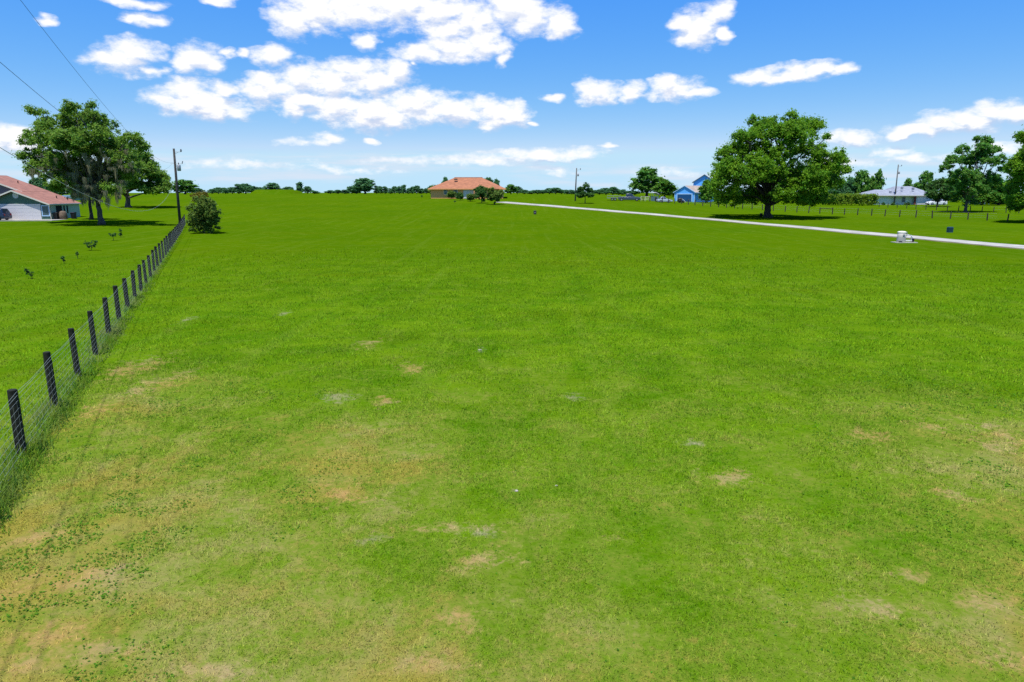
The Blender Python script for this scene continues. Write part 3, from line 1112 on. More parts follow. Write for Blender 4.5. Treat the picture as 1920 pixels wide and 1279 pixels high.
# open-crowned and dense trees at the far right
blob_tree('open_tree', (1810, 398), [(1830, 272, 17, 14), (1813, 266, 7, 6), (1791, 286, 16, 13), (1774, 305, 18, 14), (1763, 318, 13, 10), (1800, 308, 20, 15),
                                     (1850, 285, 16, 9), (1862, 300, 10, 12), (1836, 292, 17, 12), (1786, 328, 17, 11), (1812, 352, 28, 22), (1790, 368, 18, 14),
                                     (1832, 356, 16, 18), (1868, 322, 12, 12), (1815, 378, 16, 10), (1820, 300, 24, 20), (1846, 308, 18, 14), (1802, 330, 26, 18), (1780, 345, 18, 14), (1840, 335, 20, 16), (1830, 285, 20, 16), (1858, 340, 16, 14)], 20, 3.0, M['mid_leaf'], M['bark'], 36000, 3.0,
          'open ragged-crowned tree with a forked low trunk behind the right fence', small=4.4, per=640, seed=21)
blob_tree('small_tree', (1757, 388), [(1745, 352, 12, 10), (1761, 346, 18, 13), (1771, 360, 15, 13), (1745, 365, 16, 9), (1760, 371, 22, 8), (1778, 348, 10, 9)],
          16, 1.8, M['dark_leaf'], M['bark_dark'], 13000, 3.0, 'small dense dark tree in front of the white car', small=4.2, per=240, seed=23)
blob_tree('oak_tree', (1938, 418), [(1917, 242, 20, 18), (1900, 266, 22, 20), (1890, 320, 20, 26), (1888, 365, 18, 20), (1905, 385, 24, 14), (1912, 300, 26, 30), (1930, 282, 34, 26), (1896, 302, 18, 20), (1908, 332, 28, 26), (1893, 348, 17, 20),
                                    (1935, 352, 34, 30), (1903, 374, 24, 18), (1940, 388, 28, 16), (1965, 260, 34, 30), (1985, 320, 34, 36), (1980, 370, 30, 24), (1950, 310, 30, 30)],
          40, 7, M['oak'], M['bark_dark'], 60000, 3.2, 'tall dense dark oak cut off by the right edge of the picture', small=6.5, per=900, seed=27)
blob_tree('small_tree', (1097, 381.5), [(1097, 350, 8, 5), (1090, 357, 9, 7), (1104, 358, 10, 8), (1097, 365, 15, 7), (1086, 366, 8, 6), (1107, 368, 9, 5), (1098, 345, 3, 3)],
          12, .9, M['dark_leaf'], M['bark_dark'], 5000, 2.3, 'small rounded young tree beside the thin distant utility pole', small=2.6, per=150, seed=33)

# the big bush by the left fence and the russet shrub behind it
blob_tree('bush', (383, 438), [(383, 410, 24, 24), (384, 400, 27, 30), (400, 396, 16, 26), (371, 404, 18, 20), (396, 402, 17, 20), (384, 384, 19, 14), (367, 424, 15, 14), (399, 424, 15, 14), (384, 374, 15, 9), (384, 426, 18, 13),
                               (363, 390, 9, 11), (404, 388, 8, 12), (360, 410, 9, 14), (407, 410, 8, 14)],
          14, 1.4, M['bush_leaf'], M['bark_dark'], 30000, 2.3, 'large round dark green bush at the far end of the left fence', 'bush', small=3.8, per=520, seed=41, lower=1.0, limbs=False)
pb = ground(383, 438)
pb2 = np.array([pb[0] * (pb[1] + 3.2) / pb[1], pb[1] + 3.2, 0])
pb2[2] = float(H(pb2[0], pb2[1]))
blob_tree('shrub', (383, 434), [(374, 370, 13, 8), (388, 369, 13, 9), (382, 378, 18, 10), (383, 395, 18, 16), (383, 366, 10, 6)], 40, 1.2, M['rust_leaf'], M['bark_dark'], 6500, 2.2,
          'russet-topped shrub showing just above the large round bush', 'bush', small=3.6, per=130, seed=43, base=pb2)

# saplings in the left lawn
SAP = [((172, 470), [(172, 457, 13, 6), (164, 455, 7, 4), (181, 454, 7, 5), (172, 462, 10, 4)], 8, 900, 'wide low sapling bush, the largest in the left lawn'),
       ((213, 451), [(213, 442, 6, 4), (208, 440, 4, 3), (217, 439, 4, 3)], 6, 380, 'small forked sapling in the left lawn, nearest the big oak but one'),
       ((227, 445), [(227, 434, 3.4, 6), (226, 440, 4.5, 3)], 5, 340, 'narrow upright sapling in the left lawn nearest the moss-draped oak'),
       ((120, 494), [(119, 484, 4, 5), (121, 489, 3, 3)], 6, 260, 'thin sapling in the left lawn between the wide low one and the leaning one'),
       ((146, 485), [(146, 477, 1.8, 6)], 6, 110, 'bare twig-like sapling in the left lawn'),
       ((60, 523), [(51, 506, 3, 4), (54, 512, 4, 5), (58, 517, 6, 4), (61, 511, 3, 2)], 8, 420, 'leaning dark sapling in the left lawn nearest the picture edge')]
for i, (b, bl, th, n, lab) in enumerate(SAP):
    blob_tree('sapling', b, bl, th, .45, M['dark_leaf'], M['bark_dark'], n, 1.9, lab, 'sapling', 'saplings in the left lawn', small=1.8, per=34, seed=60 + i, flare=1.1)

# bushes in front of the orange-roofed house
BUSH = [((815, 369), 13, 21, 'dark bush at the left corner of the orange-roofed house, tallest there'),
        ((829, 371), 9, 13, 'low dark bush just right of the house-corner bush'),
        ((846, 373), 9, 15, 'small round bush below the house window'),
        ((863, 375.5), 8, 16, 'dark bush left of the white garage door of the orange-roofed house'),
        ((882, 378), 9, 14, 'bushy shrub in front of the white garage door'),
        ((903, 381), 14, 29, 'tall dark bush right of the white garage door'),
        ((928, 384), 18, 32, 'largest rounded bush beside the driveway at the orange-roofed house')]
for i, (b, rx, hh, lab) in enumerate(BUSH):
    rg = np.random.default_rng(i)
    bl = [(b[0], b[1] - hh * .5, rx * .8, hh * .42)]
    for k in range(5):
        bl.append((b[0] + rg.uniform(-.6, .6) * rx, b[1] - hh * rg.uniform(.3, .85), rx * rg.uniform(.35, .55), hh * rg.uniform(.18, .28)))
    blob_tree('bush', b, bl, hh * .3, .6, M['bush_leaf'] if i % 2 == 0 else M['dark_leaf'], M['bark_dark'], 2400 + 110 * int(rx * hh / 8), 2.4, lab, 'bush', 'bushes in front of the orange-roofed house', small=2.8, per=110, seed=80 + i, lower=.8)
for i, (b, lab) in enumerate([((852.5, 381), 'tiny dark seedling in the field below the house window'), ((791, 371.5), 'tiny dark seedling left of the orange-roofed house')]):
    blob_tree('seedling', b, [(b[0], b[1] - 3, 2, 2.4)], 2, .3, M['dark_leaf'], M['bark_dark'], 90, 1.8, lab, 'sapling', 'tiny seedlings below the house', small=1.4, per=5, seed=95 + i)


# distant trees: a few kinds, then copies with their own place and size
def proto_tree(kind, leaf, seed):
    rg = np.random.default_rng(seed)
    root = empty('distant_tree', (0, 0, 0))
    if kind == 'round':
        bl = [(0, 0, .28, .42, .36, .22), (0, 0, .60, .34, .34, .30), (.03, 0, .84, .17, .17, .16), (-.26, .05, .52, .22, .22, .2), (.27, -.05, .5, .22, .22, .2), (-.1, -.1, .8, .2, .2, .17), (.14, .1, .76, .2, .2, .16), (-.36, 0, .36, .14, .2, .12), (.36, 0, .34, .14, .2, .13), (0, -.2, .4, .24, .2, .18)]
    elif kind == 'tall':
        bl = [(0, 0, .22, .34, .3, .2), (0, 0, .78, .24, .24, .2), (-.16, .05, .58, .22, .22, .18), (.17, -.03, .56, .22, .22, .17), (0, 0, .38, .28, .26, .18), (.05, .05, .9, .13, .13, .1), (-.2, 0, .32, .16, .2, .12)]
    elif kind == 'pine':
        bl = [(0, 0, .90, .08, .08, .1), (0, .02, .74, .16, .16, .1), (.04, 0, .58, .22, .22, .1), (-.05, 0, .44, .26, .26, .1), (0, 0, .3, .22, .22, .09)]
    else:
        bl = [(-.3, 0, .5, .22, .2, .35), (0, .05, .6, .26, .22, .38), (.3, 0, .5, .22, .2, .36), (.1, -.1, .35, .3, .22, .3), (-.15, -.08, .3, .3, .2, .28)]
    trunk_mesh(.42, .035, bl, rg, extra=0, rmin=.008, sides=6).build('trunk', M['bark_dark'], root, smooth=True)
    leaf_cloud(sub_clumps(bl, 260, .070, rg, .6), 4200, .070, name='crown', mat=leaf, parent=root, seed=seed)
    return root


PROTO = {}
ORD = ['first', 'second', 'third', 'fourth', 'fifth', 'sixth', 'seventh', 'eighth', 'ninth', 'tenth', 'eleventh', 'twelfth', 'thirteenth', 'fourteenth', 'fifteenth', 'sixteenth']
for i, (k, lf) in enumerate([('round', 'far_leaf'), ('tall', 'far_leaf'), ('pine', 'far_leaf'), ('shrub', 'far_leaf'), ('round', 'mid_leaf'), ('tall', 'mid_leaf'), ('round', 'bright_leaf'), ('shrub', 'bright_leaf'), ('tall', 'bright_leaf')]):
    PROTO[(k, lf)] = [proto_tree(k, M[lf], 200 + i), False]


def far_tree(px, top, wpx, Y, kind, leaf, label, group=None, rz=None):
    ent = PROTO[(kind, leaf)]
    p = at_y(px, 366, Y)
    z = float(H(p[0], Y))
    s = mpp(np.array([p[0], Y, z]))
    t = at_y(px, top, Y)
    hgt = max(1.5, (t[2] - z) * random.uniform(.85, 1.25))
    o = ent[0] if not ent[1] else copy_tree(ent[0])
    ent[1] = True
    o.location = (p[0], Y, z)
    o.scale = (wpx * s * 1.32, wpx * s * 1.32, hgt * 1.13)
    o.rotation_euler = (0, 0, random.uniform(0, 6.28) if rz is None else rz)
    for k in ('label', 'category', 'group'):
        if k in o:
            del o[k]
    tag(o, label, 'tree', group)
    return o


ROW_A = 'trees on the crest left of the earth mound'
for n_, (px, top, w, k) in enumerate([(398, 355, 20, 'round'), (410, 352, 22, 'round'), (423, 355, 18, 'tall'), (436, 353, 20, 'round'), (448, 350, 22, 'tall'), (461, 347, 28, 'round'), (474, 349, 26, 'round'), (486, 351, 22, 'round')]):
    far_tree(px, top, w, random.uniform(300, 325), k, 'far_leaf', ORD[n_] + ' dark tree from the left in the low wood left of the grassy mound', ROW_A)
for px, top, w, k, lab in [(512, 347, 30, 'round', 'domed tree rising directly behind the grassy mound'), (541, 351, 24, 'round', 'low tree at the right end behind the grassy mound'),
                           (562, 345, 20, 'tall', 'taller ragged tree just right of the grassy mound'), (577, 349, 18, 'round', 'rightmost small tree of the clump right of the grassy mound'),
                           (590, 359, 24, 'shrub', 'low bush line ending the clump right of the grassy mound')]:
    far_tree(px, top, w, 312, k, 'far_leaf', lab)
far_tree(348, 343, 44, 250, 'round', 'mid_leaf', 'round tree showing behind the left utility pole')
far_tree(372, 355, 30, 290, 'round', 'far_leaf', 'low tree partly hidden by the large round bush')
for n_, (px, top, w, k) in enumerate([(620, 359, 20, 'round'), (634, 357, 22, 'round'), (647, 357, 20, 'tall'), (660, 352, 22, 'round'), (668, 356, 20, 'tall')]):
    far_tree(px, top, w, random.uniform(300, 322), k, 'far_leaf', ORD[n_] + ' low tree from the left in the wood left of the spreading crest tree', 'low trees left of the spreading crest tree')
far_tree(685, 342, 46, 300, 'round', 'far_leaf', 'spreading tree rising above the middle of the crest wood')
x = 706
n_ = 0
while x < 812:
    far_tree(x, random.uniform(350.5, 355), random.uniform(13, 17), random.uniform(292, 312), random.choice(['tall', 'round', 'tall']), 'far_leaf',
             ORD[n_] + ' small tree from the left in the even row left of the orange-roofed house', 'even row of trees left of the orange-roofed house')
    n_ += 1
    x += random.uniform(7.5, 10)
for px, top, w, k, Y, lab in [(916, 337, 22, 'round', 270, 'tree top showing over the right slope of the orange roof'), (932, 340, 18, 'tall', 275, 'small tree top just over the right eave of the orange roof'),
                              (836, 336, 18, 'round', 280, 'small tree top showing over the left slope of the orange roof')]:
    far_tree(px, top, w, Y, k, 'far_leaf', lab)
far_tree(958, 349, 26, 262, 'round', 'mid_leaf', 'rounded bright tree against the right wall of the orange-roofed house')
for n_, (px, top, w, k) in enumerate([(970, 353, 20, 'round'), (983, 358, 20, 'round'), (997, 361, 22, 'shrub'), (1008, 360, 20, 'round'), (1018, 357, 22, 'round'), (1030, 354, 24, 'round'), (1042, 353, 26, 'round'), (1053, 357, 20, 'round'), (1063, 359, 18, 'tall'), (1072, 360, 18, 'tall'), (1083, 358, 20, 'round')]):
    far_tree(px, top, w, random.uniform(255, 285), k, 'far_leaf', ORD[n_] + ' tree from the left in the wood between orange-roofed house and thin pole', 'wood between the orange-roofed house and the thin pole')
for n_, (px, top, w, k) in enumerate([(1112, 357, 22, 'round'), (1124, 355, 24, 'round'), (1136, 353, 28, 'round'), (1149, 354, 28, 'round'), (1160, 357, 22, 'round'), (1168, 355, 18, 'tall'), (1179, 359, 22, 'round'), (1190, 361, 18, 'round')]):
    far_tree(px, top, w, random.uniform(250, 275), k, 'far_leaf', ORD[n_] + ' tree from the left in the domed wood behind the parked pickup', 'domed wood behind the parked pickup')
far_tree(1213, 325, 52, 225, 'round', 'mid_leaf', 'big rounded tree left of the blue house')
far_tree(1246, 338, 42, 220, 'round', 'bright_leaf', 'lighter green tree against the left side of the blue house')
far_tree(1262, 352, 26, 232, 'round', 'mid_leaf', 'small tree at the left wall of the blue house')
far_tree(1324, 346, 30, 178, 'tall', 'bright_leaf', 'bright green tree in front of the blue house wing')
for px, top, w, k, lf, lab in [(1560, 346, 30, 'round', 'far_leaf', 'leftmost distant tree above the clipped hedge'), (1576, 347, 30, 'round', 'far_leaf', 'rounded distant tree above the left half of the clipped hedge'),
                               (1592, 342, 28, 'round', 'far_leaf', 'distant tree above the middle of the clipped hedge'), (1612, 333, 40, 'round', 'mid_leaf', 'largest tree above the clipped hedge'),
                               (1630, 340, 24, 'tall', 'mid_leaf', 'slim tree right of the largest one above the hedge'), (1644, 330, 24, 'tall', 'mid_leaf', 'tall feathery tree at the right end of the hedge')]:
    far_tree(px, top, w, 225, k, lf, lab)
for px, top, w, k, lf, lab in [(1700, 342, 22, 'round', 'mid_leaf', 'small tree top over the ridge of the white house'), (1718, 341, 24, 'round', 'mid_leaf', 'tree top over the middle of the grey roof'), (1734, 336, 30, 'round', 'mid_leaf', 'tree top over the right end of the grey roof')]:
    far_tree(px, top, w, 250, k, lf, lab)
for px, top, w, Y, lf, lab in [(1846, 338, 44, 205, 'bright_leaf', 'bright green tree behind the open-crowned tree'), (1868, 332, 44, 198, 'bright_leaf', 'bright green tree just left of the tall right-edge oak'), (1888, 340, 40, 210, 'mid_leaf', 'shaded tree half hidden by the tall right-edge oak'), (1790, 350, 40, 225, 'bright_leaf', 'bright low tree behind the small dense dark tree')]:
    far_tree(px, top, w, Y, 'round', lf, lab)
for px, w, lab in [(1843, 44, 'low bright shrub right of the pale shed'), (1875, 40, 'low bright shrub left of the right-edge oak')]:
    far_tree(px, 362, w, 190, 'shrub', 'bright_leaf', lab)
for px, top, w, Y, k, lf, lab in [(70, 341, 26, 190, 'round', 'far_leaf', 'bluish distant tree just over the roof of the left house'), (84, 345, 22, 195, 'tall', 'far_leaf', 'slim distant tree right of the one over the left roof'),
                                  (103, 345, 30, 200, 'round', 'far_leaf', 'rounded distant tree between the left roof and the moss-draped oak'), (118, 347, 26, 205, 'round', 'far_leaf', 'distant tree behind the teal roof'),
                                  (150, 352, 30, 180, 'shrub', 'bright_leaf', 'bright green tree behind the trunk of the moss-draped oak')]:
    far_tree(px, top, w, Y, k, lf, lab)
for k, ent in list(PROTO.items()):
    if not ent[1]:
        for c in list(ent[0].children):
            bpy.data.objects.remove(c)
        bpy.data.objects.remove(ent[0])


# ------------------------------------------------------------------ left fence: dark posts and woven wire
FX0, FY0, FSL = -9.58, 12.56, -0.4307


def fence_pt(y, z=0.0, off=0.0):
    x = FX0 + FSL * (y - FY0) + off
    return (x, y, float(H(x, y)) + z)


def left_fence():
    o0 = fence_pt(FY0)
    root = empty('wire_fence', o0, 0, 'long wire fence on dark round posts running away up the left of the field', 'fence')
    ys = [FY0 + 2.9 * k for k in range(-2, 31)]
    rg = np.random.default_rng(4)
    proto = {}
    for y in ys:
        p = fence_pt(y)
        v = int(rg.integers(0, 3))
        if v not in proto:
            mb = MB()
            r = .082
            mb.lathe([(r * 1.02, -.3), (r, .25), (r * .97, .9), (r * .95, 1.385), (r * .80, 1.40)], sides=12)
            for q in range(2):
                a = rg.uniform(0, 6.28)
                mb.tube([(r * .9 * cos(a), r * .9 * sin(a), .1), (r * .93 * cos(a + .1), r * .93 * sin(a + .1), 1.2)], .012, 4)
            po = mb.build('post', M['post'], root, smooth=False)
            proto[v] = po
        else:
            po = proto[v].copy()
            COL.objects.link(po)
        po.location = (p[0] - o0[0], p[1] - o0[1], p[2] - o0[2] + rg.uniform(-.03, .04))
        po.scale = (rg.uniform(.9, 1.12), rg.uniform(.9, 1.12), rg.uniform(.965, 1.03))
        po.rotation_euler = (rg.normal() * .008, rg.normal() * .008 + .012, rg.uniform(0, 6.28))
    heights = [.10, .22, .34, .47, .60, .74, .88, 1.02, 1.17, 1.27, 1.34]
    for i, hz in enumerate(heights):
        pts = []
        for k, y in enumerate(ys):
            p = fence_pt(y, hz, .095)
            pts.append((p[0] - o0[0], p[1] - o0[1], p[2] - o0[2]))
            if k < len(ys) - 1:
                for q in (.33, .66):
                    y2 = y + 2.9 * q
                    p = fence_pt(y2, hz - .012 - (.03 if i == 10 else 0), .095 + rg.normal() * .004)
                    pts.append((p[0] - o0[0], p[1] - o0[1], p[2] - o0[2]))
        rr = .0022 if i < 9 else .0034
        MB().tube(pts, rr, 4).build('wire', M['wire'], root)
    mb = MB()
    y = ys[0]
    while y < ys[-1]:
        a, b = fence_pt(y, .08, .095), fence_pt(y + rg.normal() * .01, 1.18, .095)
        mb.tube([(a[0] - o0[0], a[1] - o0[1], a[2] - o0[2]), (b[0] - o0[0], b[1] - o0[1], b[2] - o0[2])], .0012, 3)
        y += .26
    st = mb.build('stay_wires', M['wire'], root)
    st['kind'] = 'stuff'


left_fence()


def fence_weeds():
    n = 34000
    y = 8.0 + 62.0 * RNG.random(n) ** 1.9
    off = RNG.normal(size=n) * .19 * np.clip(1.5 - y / 70, .5, 1.5) + .02
    x = FX0 + FSL * (y - FY0) + off
    keep = RNG.random(n) < np.clip(.12 + 1.6 * (vnoise(x, y, .8, 21) - .22) - (y - 20) * .009, .06, 1)
    x, y, off = x[keep], y[keep], off[keep]
    n = len(x)
    z = H(x, y)
    g = np.clip(1.25 - y / 60, .4, 1.0)
    h = RNG.uniform(.08, .46, n) * np.exp(-np.abs(off) * 1.6) * g
    w = RNG.uniform(.010, .022, n) * np.sqrt(y / 10)
    th = RNG.uniform(0, 2 * pi, n)
    ln = np.radians(RNG.uniform(10, 75, n))
    dx, dy = np.cos(th) * np.sin(ln) * h, np.sin(th) * np.sin(ln) * h
    ex, ey = -np.sin(th) * w * .5, np.cos(th) * w * .5
    b0 = np.stack([x - ex, y - ey, z - .01], -1)
    b1 = np.stack([x + ex, y + ey, z - .01], -1)
    m1 = np.stack([x + dx * .45 + ex * .8, y + dy * .45 + ey * .8, z + np.cos(ln) * h * .62], -1)
    m0 = np.stack([x + dx * .45 - ex * .8, y + dy * .45 - ey * .8, z + np.cos(ln) * h * .62], -1)
    co = np.stack([b0, b1, m1, m0], 1).reshape(-1, 3)
    t = np.stack([x + dx, y + dy, z + np.cos(ln) * h], -1)
    tri = np.stack([m0, m1, t], 1).reshape(-1, 3)
    # one mesh: quads as two triangles plus the tip
    idx = np.arange(n)[:, None] * 4
    quad = np.concatenate([idx, idx + 1, idx + 2, idx, idx + 2, idx + 3], 1)
    base = 4 * n + np.arange(n)[:, None]
    tip = np.concatenate([idx + 3, idx + 2, base], 1)
    allco = np.concatenate([co, t])
    o = raw_mesh('fence_weeds', allco, 3, np.concatenate([quad.reshape(-1), tip.reshape(-1)]), M['weed'])
    tag(o, 'uncut grass and weeds growing along the foot of the left wire fence', 'weeds', None, 'stuff')


fence_weeds()


# ------------------------------------------------------------------ utility poles and cables
def utility_pole(px, py, top, mat, label, r=.16, lean=0.0, can=True, group=None, left_arm=True):
    P = ground(px, py)
    s = mpp(P)
    Ht = (py - top) * s
    root = empty('utility_pole', P, 0, label, 'utility pole', group)
    MB().tube([(0, 0, -.3), (lean * .4, 0, Ht * .5), (lean, 0, Ht)], [r * 1.1, r * .95, r * .75], 10).build('mast', mat, root, smooth=True)
    # top pin and insulator on a short bracket
    b = MB()
    b.tube([(lean * .97, -.02, Ht - .42), (lean + .95, -.02, Ht - .42)], .03, 6)
    b.tube([(lean * .97, -.02, Ht - .75), (lean + .55, -.02, Ht - .45)], .02, 5)
    b.build('bracket', M['steel'], root)
    MB().lathe([(.05, 0), (.13, .05), (.06, .1), (.13, .16), (.06, .22), (.11, .28), (.03, .34)], (lean + .92, -.02, Ht - .40), 10).build('insulator', M['porcelain'], root, smooth=True)
    z2 = Ht * .815
    if can:
        c = MB()
        c.lathe([(.20, 0), (.235, .04), (.235, .72), (.20, .78), (.05, .80)], (lean * .8 + .48, -.05, z2 - .95), 14)
        c.build('transformer', M['steel'], root, smooth=True)
        MB().lathe([(.03, 0), (.07, .06), (.035, .12), (.07, .18), (.03, .28)], (lean * .8 + .48, -.05, z2 - .15), 8).build('insulator', M['porcelain'], root, smooth=True)
        b = MB()
        b.tube([(lean * .8, -.03, z2 - .02), (lean * .8 + 1.0, -.03, z2 - .02)], .028, 5)
        b.tube([(lean * .8, -.03, z2 - .55), (lean * .8 + .3, -.03, z2 - .55)], .03, 5)
        if left_arm:
            b.tube([(lean * .8 - .55, -.03, z2 + .04), (lean * .8, -.03, z2 + .04)], .025, 5)
        b.build('crossarm', M['steel'], root)
        MB().tube([(lean * .8 + .95, -.03, z2), (lean * .8 + 1.05, -.03, z2 + .3)], .05, 6).build('fuse_cutout', M['porcelain'], root)
    else:
        MB().lathe([(.20, 0), (.22, .04), (.22, .6), (.05, .7)], (lean * .8 + .42, -.02, z2 - .5), 12).build('transformer', M['steel'], root, smooth=True)
    return root, P, Ht, s


upole, UP, UH, US = utility_pole(338.5, 427.5, 284, M['pole'], 'dark utility pole with a small transformer at the end of the left fence', .17, 2.5 * mpp(ground(338.5, 427.5)))
utility_pole(1078.5, 377, 317, M['pole_grey'], 'thin distant utility pole beside the small rounded tree', .17, .2, False)
utility_pole(1676.5, 384, 311, M['pole_grey'], 'grey utility pole in front of the white house', .17, -.8 * mpp(ground(1676.5, 384)), False)


def cable(label, px_pts, end, r, mat):
    """a sagging line in the upright plane that runs along the fence"""
    d = np.array([1.0, -FSL])
    off = d @ np.array([end[0], end[1]])
    Y, Z = [], []
    for q in px_pts:
        v = ray(*q)
        t = off / (d @ v[:2])
        Y.append(v[1] * t)
        Z.append(v[2] * t + CAM_H)
    Y.append(end[1])
    Z.append(end[2])
    wts = np.array([1.0] * (len(Y) - 1) + [4.0])
    k = np.polyfit(Y, Z, 2, w=wts)
    pts = []
    for i in range(61):
        y = end[1] + (2.0 - end[1]) * i / 60
        pts.append((end[0] + FSL * (y - end[1]), y, float(np.polyval(k, y))))
    o = MB().tube(pts, r, 6).build('overhead_cable', mat, smooth=True)
    tag(o, label, 'cable', 'overhead cables along the left fence')


lean = 2.5 * US
cable('upper overhead cable, the one leaving through the top of the picture', [(38, 0), (115, 98), (195, 197)], (UP[0] - .3 + lean, UP[1], UP[2] + UH * .83), .0062, M['cable'])
cable('middle overhead cable, leaving through the left side above the mossy oak', [(0, 118), (60, 165), (120, 217)], (UP[0] - .35 + lean, UP[1] - .1, UP[2] + UH * .815), .0062, M['cable'])
cable('lowest and thickest overhead cable, sagging in front of the mossy oak trunk', [(0, 277), (130, 350), (190, 378), (265, 397), (300, 383)], (UP[0] - .2 + lean * .6, UP[1] - .2, UP[2] + UH * .605), .0075, M['cable_pale'])


# ------------------------------------------------------------------ right-hand pasture fences
def post_fence(name, px_posts, ht, r, mat, label, wires, seed, rails=()):
    rg = np.random.default_rng(seed)
    pts = [ground(*q) for q in px_posts]
    o0 = pts[0]
    root = empty(name, o0, 0, label, 'fence')
    mb = MB().lathe([(r, -.2), (r, ht * .5), (r * .92, ht - .03), (r * .6, ht)], sides=8)
    first = None
    for p in pts:
        if first is None:
            first = mb.build('post', mat, root)
            po = first
        else:
            po = first.copy()
            COL.objects.link(po)
        po.location = tuple(p - o0)
        po.rotation_euler = (rg.normal() * .03, rg.normal() * .03, rg.uniform(0, 6))
        po.scale = (1, 1, rg.uniform(.92, 1.08))
    for wz in wires:
        MB().tube([p - o0 + np.array([0, -.1, ht * wz]) for p in pts], .006, 4).build('wire', M['wire'], root)
    for (i, wz) in rails:
        a, b = pts[i] - o0, pts[i + 1] - o0
        MB().tube([a + np.array([0, 0, ht * wz]), b + np.array([0, 0, ht * wz])], r * .7, 6).build('rail', mat, root)


P1 = [(1206, 377.3), (1218, 378), (1230, 379.2), (1241.7, 380.3), (1253, 380.9), (1265, 381.7), (1277.5, 382.4), (1290.5, 383.6), (1303, 385), (1317.5, 386.4), (1332, 387.6), (1347, 388.6), (1362, 389.6), (1377, 390.8),
      (1392, 391.8), (1410, 393), (1429.5, 394.2), (1450, 396), (1472, 397.4), (1494, 398.4), (1516, 399.6), (1537, 400.9), (1560.5, 402), (1583, 402.8), (1607.7, 403.5), (1634, 404.5), (1659, 405.6), (1686.5, 407), (1717, 408),
      (1747.7, 409.4), (1781.7, 410.6), (1814.5, 412), (1850.6, 413.6), (1889, 415), (1928, 416.6), (1968, 418.4)]
post_fence('pasture_fence', P1, 1.3, .10, M['post_brown'], 'long post and wire pasture fence passing behind the broad oak to the right edge', (.35, .6, .92), 3, rails=[(21, .82)])
P2 = [(1648, 388.5), (1664.6, 389.3), (1682, 390), (1699.6, 391), (1717, 392.2), (1735.7, 393.2), (1755.4, 394.2), (1776, 395), (1797, 395.7), (1819, 396.5), (1841, 397.2), (1862.6, 398), (1886, 398.8), (1910, 399.8)]
post_fence('pasture_fence', P2, 1.2, .085, M['post_brown'], 'shorter post fence nearer the white house, behind the long pasture fence', (.5, .9), 5)


# ------------------------------------------------------------------ houses
M['green_wall'] = plain('green_siding', (0.085, 0.155, 0.115), 0.7, 0.2, var=.06)
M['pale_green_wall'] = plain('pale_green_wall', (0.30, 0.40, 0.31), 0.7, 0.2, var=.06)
M['slate_wall'] = plain('slate_blue_wall', (0.115, 0.135, 0.16), 0.7, 0.2, var=.06)
M['pink_roof'] = shingle('pink_shingle', (0.29, 0.128, 0.080))
M['white_paint'] = plain('white_paint', (0.56, 0.55, 0.57), 0.55, 0.3, var=.04, scale=.8)
M['trim'] = plain('cream_trim', (0.62, 0.60, 0.52), 0.55, 0.3, var=.05)
M['glass'] = plain('window_glass', (0.02, 0.03, 0.04), 0.08, 0.6, var=.1)
M['grey_glass'] = plain('screened_window', (0.06, 0.10, 0.11), 0.3, 0.5, var=.1)
M['dark'] = plain('dark_opening', (0.016, 0.018, 0.018), 0.8, 0.1)
M['orange_roof'] = shingle('terracotta_roof', (0.33, 0.128, 0.055))
M['tan_brick'] = plain('tan_brick', (0.74, 0.35, 0.13), 0.8, 0.2, var=.14, scale=5)
M['blue_wall'] = plain('blue_siding', (0.120, 0.430, 0.92), 0.6, 0.3, var=.05)
M['blue_door'] = plain('deep_blue_door', (0.014, 0.075, 0.20), 0.5, 0.3, var=.06)
M['tan_roof'] = shingle('tan_shingle', (0.36, 0.29, 0.22))
M['pale_blue'] = plain('pale_blue_trim', (0.36, 0.55, 0.80), 0.6, 0.3, var=.04)
M['grey_roof'] = shingle('grey_shingle', (0.24, 0.26, 0.29))
M['cream_wall'] = plain('cream_wall', (0.66, 0.68, 0.60), 0.7, 0.2, var=.05)
M['red_brick'] = plain('red_brick', (0.16, 0.05, 0.035), 0.8, 0.2, var=.2, scale=6)
M['teal_metal'] = plain('teal_metal', (0.10, 0.17, 0.18), 0.45, 0.4, var=.08)
M['brown'] = plain('brown_cover', (0.14, 0.10, 0.07), 0.8, 0.2, var=.3, scale=5)
M['black'] = plain('black_plastic', (0.012, 0.012, 0.013), 0.5, 0.3)
M['navy_paint'] = plain('navy_car_paint', (0.010, 0.022, 0.060), 0.18, 0.6, var=.05)
M['white_car'] = plain('white_car_paint', (0.72, 0.72, 0.73), 0.2, 0.5, var=.03)
M['silver_car'] = plain('silver_car_paint', (0.34, 0.40, 0.48), 0.25, 0.5, var=.03)
M['blue_grey_paint'] = plain('blue_grey_car_paint', (0.04, 0.06, 0.085), 0.25, 0.5, var=.05)
M['tyre'] = plain('tyre_rubber', (0.010, 0.010, 0.010), 0.8, 0.2)
M['rim'] = plain('alloy_rim', (0.35, 0.36, 0.37), 0.3, 0.5, metal=.6)
M['lamp'] = plain('headlamp_lens', (0.70, 0.72, 0.74), 0.1, 0.6, var=.02)
M['red_lamp'] = plain('tail_lamp_lens', (0.30, 0.010, 0.008), 0.15, 0.5)


def slab_roof(mb, quad, t=.14):
    """a sloping plane with thickness; quad corners counter-clockwise from above"""
    q = [np.array(p, float) for p in quad]
    vs = q + [p - np.array([0, 0, t]) for p in q]
    n = len(q)
    fs = [tuple(range(n)), tuple(range(2 * n - 1, n - 1, -1))]
    for i in range(n):
        j = (i + 1) % n
        fs.append((i, i + n, j + n, j))
    mb.add(vs, fs)
    return mb


